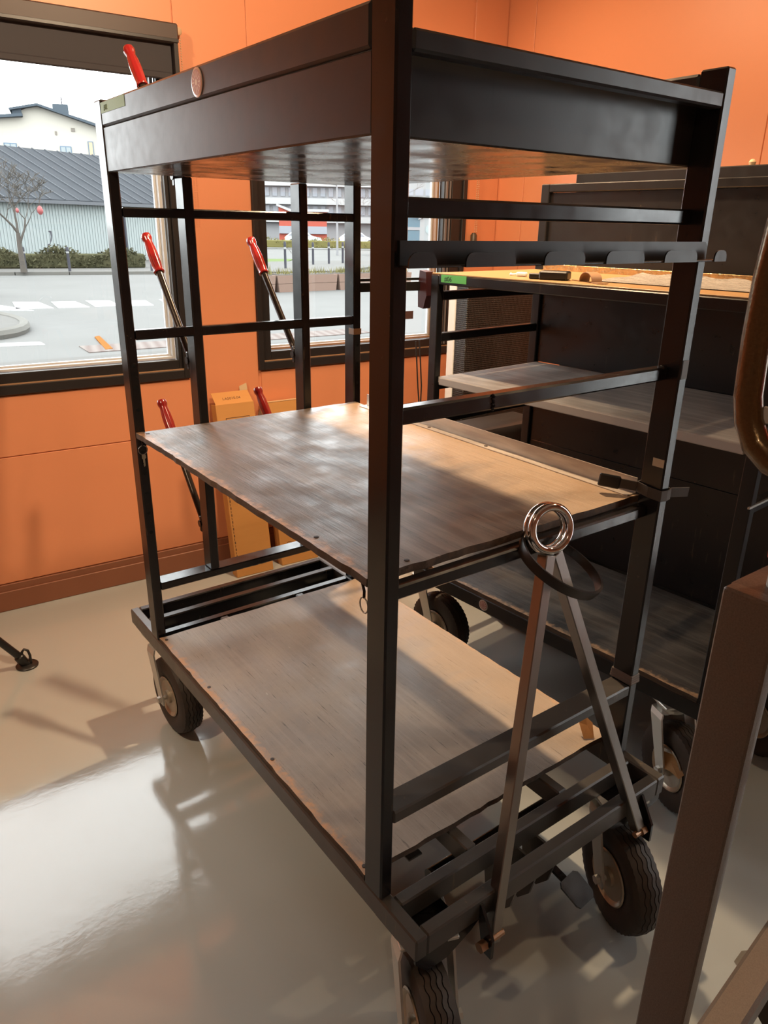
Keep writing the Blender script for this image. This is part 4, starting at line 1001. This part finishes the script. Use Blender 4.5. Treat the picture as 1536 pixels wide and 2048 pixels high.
# bare tree
def bare_tree(name, label, loc, h, seed, spread=1.0, depth=5, cat='tree', r0=0.13, m=None, first=0.40):
    rnd = random.Random(seed)
    trunk = MB(); br = MB()
    def grow(p, d, ln, r, lev):
        pts = [p]; rr = [r]; q = p.copy(); dd = d.copy()
        for i in range(3):
            wb_ = 0.05 if lev == 0 else 0.22
            dd = (dd+Vector((rnd.uniform(-wb_, wb_), rnd.uniform(-wb_, wb_), rnd.uniform(-.06, .16)))).normalized()
            q = q+dd*ln/3; pts.append(q.copy()); rr.append(r*(1-0.13*(i+1)))
        (trunk if lev == 0 else br).tube(pts, rr, 7 if lev < 2 else 4)
        if lev >= depth: return
        a0 = rnd.uniform(0, 2*PI)
        for i in range(3 if lev < 2 else rnd.choice((2, 3))):
            a = (a0+2*PI*i/3 if lev < 2 else rnd.uniform(0, 2*PI)); tl_ = rnd.uniform(0.55, 0.95)*spread
            nd = (dd*math.cos(tl_)+Vector((math.cos(a), math.sin(a), 0.12))*math.sin(tl_)).normalized()
            grow(pts[-1] if i < 2 else pts[2], nd, ln*rnd.uniform(0.62, 0.82), max(0.011 if h > 3 else 0.003, rr[-1]*0.66), lev+1)
    grow(Vector((0, 0, 0)), Vector((0.02, 0, 1)), h*first, r0, 0)
    o = thing(name, label, cat, loc)
    trunk.build('trunk', m or m_bark, o, True); br.build('branches', m or m_bark, o)
    return o
bare_tree('bare_tree', 'bare spreading street tree in front of the grey shed', (6.28, 33.2, GZ+0.12), 5.3, 21, 1.0, 6, first=0.285)
for i, (x, z) in enumerate(((6.98, 2.28), (6.15, 2.26))):
    lt = thing('red_lantern', ('larger red ornament hanging right in the bare tree', 'smaller red ornament hanging left in the bare tree')[i], 'ornament', (x, 32.1, z))
    s = (0.11, 0.06)[i]
    MB().lathe([(s*0.4, -s*1.4), (s, -s*0.6), (s*1.05, 0.3*s), (s*0.6, s*1.3), (s*0.1, s*1.6)], 12).build('lantern_body', mat('pinkish_red_ornament', (0.1693, 0.0328, 0.0328), 0.6), lt, True)
    MB().tube([(0, 0, s*1.5), (0.01, 0, s*3.5)], 0.008, 5).build('string', m_bark, lt)
tag(MB().tube([(5.45, 34.2, GZ+0.12), (5.20, 34.0, 3.1)], 0.07, 10).build('leaning_pole', m_bollard, None, True), 'dark leaning pole at the far left of the hedge', 'pole')
hr = MB().prism([(0, 0), (0.04, 0.0), (0.05, 0.3), (0.16, 0.34), (0.20, 0.50), (0.23, 0.62), (0.22, 0.78), (0.14, 0.82), (0.20, 0.86), (0.28, 0.84), (0.28, 0.66), (0.24, 0.46), (0.14, 0.28), (0.06, 0.26)], 'y', 0, 0.03)
hr.xf(T(7.72, 35.0, GZ+0.85)); tag(hr.build('heron_silhouette', m_bollard), 'dark heron silhouette standing above the hedge', 'ornament')

# grey shed with standing seam roof
sd = thing('grey_shed', 'long grey shed with seamed metal roof across the street', 'building', (6.0, 39.0, GZ), math.radians(23.5))
EV, RG, RUN = 3.15, 5.75, 6.0
MB().box(-3, 13.6, 0, 11.5, 0, EV, 0).build('shed_wall', m_shedwall, sd)
rb = MB()
for i in range(94): rb.box(-3+i*0.175, -3+i*0.175+0.06, -0.03, 0.0, 0, EV, 0)
rbs = rb.build('wall_corrugation', m_shedwall, sd); rbs['kind'] = 'stuff'
sl_ = math.atan2(RG-EV, RUN); sln = math.hypot(RUN+0.4, (RG-EV)*(RUN+0.4)/RUN)
RFM = T(0, -0.4, EV-0.18) @ R(sl_, 'X')
MB().box(-3.3, 14.0, 0, sln, 0, 0.12, 0).xf(RFM).build('roof', m_shedroof, sd)
MB().box(-3.3, 14.0, 0, sln, 0, 0.12, 0).xf(T(0, 2*RUN-0.4+0.35, 0) @ Matrix.Diagonal((1, -1, 1, 1)) @ RFM).build('roof', m_shedroof, sd)
for i in range(21):
    x = -3.1+i*0.82
    MB().box(x, x+0.06, 0, sln, 0.12, 0.17, 0).xf(RFM).build('roof_seam', m_seam, sd)
MB().box(-3.3, 14.0, -0.52, -0.38, EV-0.26, EV-0.10, 0).build('gutter', mat('dark_gutter', (0.0390, 0.0429, 0.0507), 0.6), sd)
MB().box(8.2, 8.32, -0.12, -0.02, 0, EV-0.2, 0.01).build('downpipe', m_bollard, sd)

# cream building behind the shed (front face turned to the room)
cb_ = thing('cream_building', 'cream rendered building with stepped gable and blue-grey roof behind the shed', 'building', (14.3, 72.47, GZ), math.atan2(-2.2, 8.3))
gab = [(-6, 0), (14, 0), (14, 7.9), (9.0, 9.45), (7.2, 10.05), (2.95, 11.05), (1.6, 10.55), (1.6, 10.1), (-6, 9.1)]
MB().prism(gab, 'y', 0, 11).build('wall', m_cream, cb_)
rf = MB().prism([(14.4, 7.85), (2.95, 11.1), (0.75, 10.62), (0.85, 10.48), (2.95, 10.92), (14.3, 7.65)], 'y', -0.7, 11.3).prism([(1.75, 10.3), (-6.4, 9.35), (-6.4, 9.15), (1.75, 10.08)], 'y', -0.7, 11.3).build('roof', m_roofblue, cb_)
MB().box(4.1, 5.35, 1.0, 3.0, 10.2, 11.35, 0).build('chimney', m_roofblue, cb_)
MB().tube([(4.9, 2, 11.3), (4.88, 2, 12.0)], 0.05, 6).build('chimney_pipe', m_bollard, cb_)
MB().box(1.0, 1.7, -0.4, 1.2, 10.05, 10.65, 0).build('dormer', m_roofblue, cb_)
for x0, x1, z0, z1, mm in ((0.0, 0.98, 7.4, 8.1, m_pane), (4.3, 5.2, 7.4, 8.05, m_pane), (6.55, 6.98, 7.2, 8.52, m_panewarm)):
    fr = MB().box(x0, x1, -0.08, 0.05, z0, z1, 0).build('window', m_winblue, cb_)
    xm = (x0+x1)/2
    for a, b in (((x0+0.07, xm-0.03), (xm+0.03, x1-0.07)) if x1-x0 > 0.6 else ((x0+0.07, x1-0.07),)):
        MB().box(a, b, -0.10, -0.06, z0+0.07, z1-0.07, 0).build('pane', mm, fr)
for x0, z0, w_, h_ in ((5.35, 9.2, 0.3, 0.28), (4.05, 8.88, 0.16, 0.28)): MB().box(x0, x0+w_, -0.06, 0.02, z0, z0+h_, 0).build('vent', mat('grey_brown_vent', (0.1170, 0.1014, 0.0858), 0.7), cb_)

# cars
def car(loc, rz, col, label):
    c = thing('parked_car', label, 'car', loc, rz, group='cars parked around the square')
    body = MB().prism([(-2.1, 0.28), (2.1, 0.28), (2.15, 0.62), (1.9, 0.82), (1.0, 0.92), (0.45, 1.40), (-1.25, 1.45), (-1.95, 0.98), (-2.15, 0.85)], 'y', -0.85, 0.85)
    bmesh.ops.bevel(body.bm, geom=body.bm.edges[:], offset=0.06, segments=2, affect='EDGES')
    body.build('car_body', mat('car_paint', col, 0.25, 0.2), c, True)
    MB().prism([(-1.75, 0.98), (0.80, 0.95), (0.36, 1.33), (-1.18, 1.38)], 'y', -0.865, 0.865).build('side_windows', m_hazewin, c)
    for x in (-1.35, 1.35):
        for y in (-0.86, 0.86): MB().tube([(x, y-0.1, 0.32), (x, y+0.1, 0.32)], 0.32, 16).build('wheel', m_rubber, c, True)
    for y in (-0.6, 0.6): MB().box(-2.17, -2.10, y-0.15, y+0.15, 0.68, 0.80, 0.01).build('tail_lamp', mat('amber_lamp', (0.75, 0.35, 0.02), 0.3), c)
    return c
car((0.95, 24.3, GZ), math.radians(172), (0.12, 0.12, 0.13), 'dark car just entering at the left edge of the street')
car((41.0, 82.0, GZ), -0.55, (0.35, 0.36, 0.38), 'silver parked car left of the square seen through the far window')
car((46.4, 78.6, GZ), -0.55, (0.42, 0.50, 0.50), 'pale mint parked car seen through the far window')
car((51.6, 75.0, GZ), -0.55, (0.38, 0.40, 0.44), 'light grey parked car near the lamp post on the square')
car((58.8, 71.7, GZ), -0.6, (0.45, 0.47, 0.5), 'pale parked car in front of the white kiosk')

# the square seen through the far window
quad('grass_strip', m_grass, [(17, 37.2), (20.1, 36.9), (24.6, 43.2), (20, 46)], 0.05, gnd)
struct(quad('square_pavement', m_pave, [(15.2, 30.5), (20, 30.2), (27.5, 36.0), (27, 39.5), (21, 39.5), (16, 34)], 0.10, None))
for i, (x0, x1) in enumerate(((10.3, 11.55), (11.6, 13.95), (14.0, 15.6), (15.65, 17.2))):
    pl_ = thing('raised_planter', ('timber planter at the left with dense dry shrub', 'wide tapered timber planter with dry grass in the far window', 'timber planter right of the wide one', 'timber planter furthest right in the far window')[i], 'planter', (x0, 21.6-0.02*i, GZ))
    w_ = x1-x0
    for k in range(2):
        MB().prism([(0.06-0.03*k, 0.27*k), (w_-0.06+0.03*k, 0.27*k), (w_-0.03+0.03*k, 0.27*k+0.26), (0.03-0.03*k, 0.27*k+0.26)], 'y', 0, 1.0).build('plank', m_timber, pl_)
    MB().box(0.08, w_-0.08, 0.08, 0.92, 0.45, 0.56, 0.02).build('soil', m_bark, pl_)
    gr = MB()
    for _ in range(260 if i else 420):
        p = Vector((random.uniform(0.1, w_-0.1), random.uniform(0.1, 0.9), 0.5)); hh = random.uniform(0.1, 0.3)*(1.4 if i == 0 else 1)
        q = p+Vector((random.uniform(-.12, .12), random.uniform(-.12, .12), hh)); s = Vector((0.02, 0.006, 0))
        gr.bm.faces.new([gr.bm.verts.new(v) for v in (p-s, p+s, q)])
    gg = gr.build('dry_plants', m_drygrass, pl_); gg['kind'] = 'stuff'
bare_tree('young_shrub', 'leafless young shrub in the wide planter', (12.7, 22.1, GZ+0.5), 1.1, 4, 0.8, 3, 'shrub', 0.018)
hedge('hedge', 'low yellowish hedge at the far side of the square', (33, 66), (50, 55), 1.2, 0.9, 3000).data.materials[0] = m_drygrass
ap = thing('apartment_block', 'long grey apartment block with rows of balconies far behind the square', 'building', (60, 126, GZ), math.atan2(-11, 17.5))
MB().box(0, 28, 0, 12, 0, 13, 0).build('wall', m_apart, ap)
for r_ in range(4):
    MB().box(-0.2, 28.2, -1.2, 0, 2.6+r_*2.9, 3.6+r_*2.9, 0).build('balcony_band', m_apartlt, ap)
    for k in range(20): MB().box(0.4+k*1.38, 1.2+k*1.38, -0.12, 0.02, 3.9+r_*2.9, 5.3+r_*2.9, 0).build('window', m_hazewin, ap)
rbn = thing('red_barn', 'low red building with pale roof in front of the apartments', 'building', (54.5, 99.0, GZ), math.atan2(-3.4, 5.7))
MB().prism([(0, 0), (6.8, 0), (6.8, 3.9), (1.6, 3.9), (0, 4.6)], 'y', 0, 7).build('wall', m_redbarn, rbn)
MB().prism([(-0.3, 4.95), (-0.3, 4.65), (1.6, 3.92), (7.1, 3.92), (7.1, 4.3), (1.7, 4.25)], 'y', -0.3, 7.3).build('roof', m_apartlt, rbn)
fr = MB().box(2.9, 3.9, -0.08, 0.02, 2.3, 3.2, 0).build('window', m_kiosk, rbn); MB().box(3.0, 3.8, -0.12, -0.06, 2.4, 3.1, 0).build('pane', m_pane, fr)
MB().box(0, 6.8, -0.4, 0.0, 1.0, 2.0, 0).build('shop_front', m_hazewin, rbn)
wb_ = thing('white_block', 'white flat-roofed block with window bands at the right of the far window', 'building', (71.5, 95.0, GZ), math.atan2(-3.65, 4.46))
MB().box(0, 9.5, 0, 10, 0, 9.6, 0).build('wall', m_kiosk, wb_)
for z0 in (2.9, 6.3, 8.2):
    for k in range(6): MB().box(0.5+k*1.5, 1.75+k*1.5, -0.08, 0.02, z0+0.2, z0+1.1, 0).build('window', m_hazewin, wb_)
bs = thing('blue_shed', 'light blue clad shed beside the white kiosk', 'building', (34.6, 47.5, GZ), math.atan2(-0.6, 0.77))
MB().prism([(0, 0), (3.1, 0), (3.1, 2.75), (1.4, 3.2), (0, 2.8)], 'y', 0, 3).build('wall', m_skyblue, bs)
MB().box(0, 3.1, -0.05, 0, 1.9, 2.1, 0).build('cladding_band', m_apart, bs)
MB().prism([(-0.2, 2.85), (1.4, 3.35), (3.3, 2.8), (3.3, 2.7), (1.4, 3.22), (-0.2, 2.75)], 'y', -0.2, 3.2).build('roof', m_kiosk, bs)
wk = thing('white_kiosk', 'white kiosk with round grey sign at the right of the far window', 'building', (30.75, 37.85, GZ), math.atan2(-0.8, 0.97))
MB().prism([(0, 0), (2.2, 0), (2.2, 2.55), (0.35, 2.7), (0, 2.5)], 'y', 0, 2.2).build('wall', m_kiosk, wk)
MB().prism([(-0.1, 2.52), (0.35, 2.74), (2.3, 2.6), (2.3, 2.72), (0.33, 2.86), (-0.1, 2.62)], 'y', -0.1, 2.3).build('roof', m_apart, wk)
sg = MB().lathe([(0.30, 0), (0.30, 0.03)], 24).xf(T(0.66, 0, 1.98) @ R(PI/2, 'X')).build('round_sign', mat('grey_sign', (0.1716, 0.2028, 0.2028), 0.6), wk)
MB().box(0.61, 0.71, -0.05, -0.03, 1.70, 2.26, 0).build('sign_bar', m_kiosk, wk)
lpst = thing('lamp_post', 'slim pale lamp post beside the grey parked car', 'lamp post', (32.0, 49.3, GZ))
MB().tube([(0, 0, 0), (0, 0, 5.0)], [0.09, 0.06], 10).build('pole', m_apart, lpst, True)
MB().beam((0, 0, 4.95), (-1.1, 0, 5.05), 0.12, 0.1, 0.02).build('lamp_arm', m_apart, lpst)
for i, (x, y, h_, lb_) in enumerate(((43.5, 86.5, 8.5, 'bare brown tree left in front of the red building'), (62.5, 84.0, 10.0, 'tall bare brown tree right of the red building'), (68, 100, 6, 'bare brown tree between the lamp post and the apartments'), (76, 78, 7, 'bare brown tree in front of the white block'))):
    bare_tree('bare_tree', lb_, (x, y, GZ), h_, 30+i, 0.8, 5, 'tree', 0.16, mat('brown_twigs', (0.0710, 0.0546, 0.0460), 0.9))
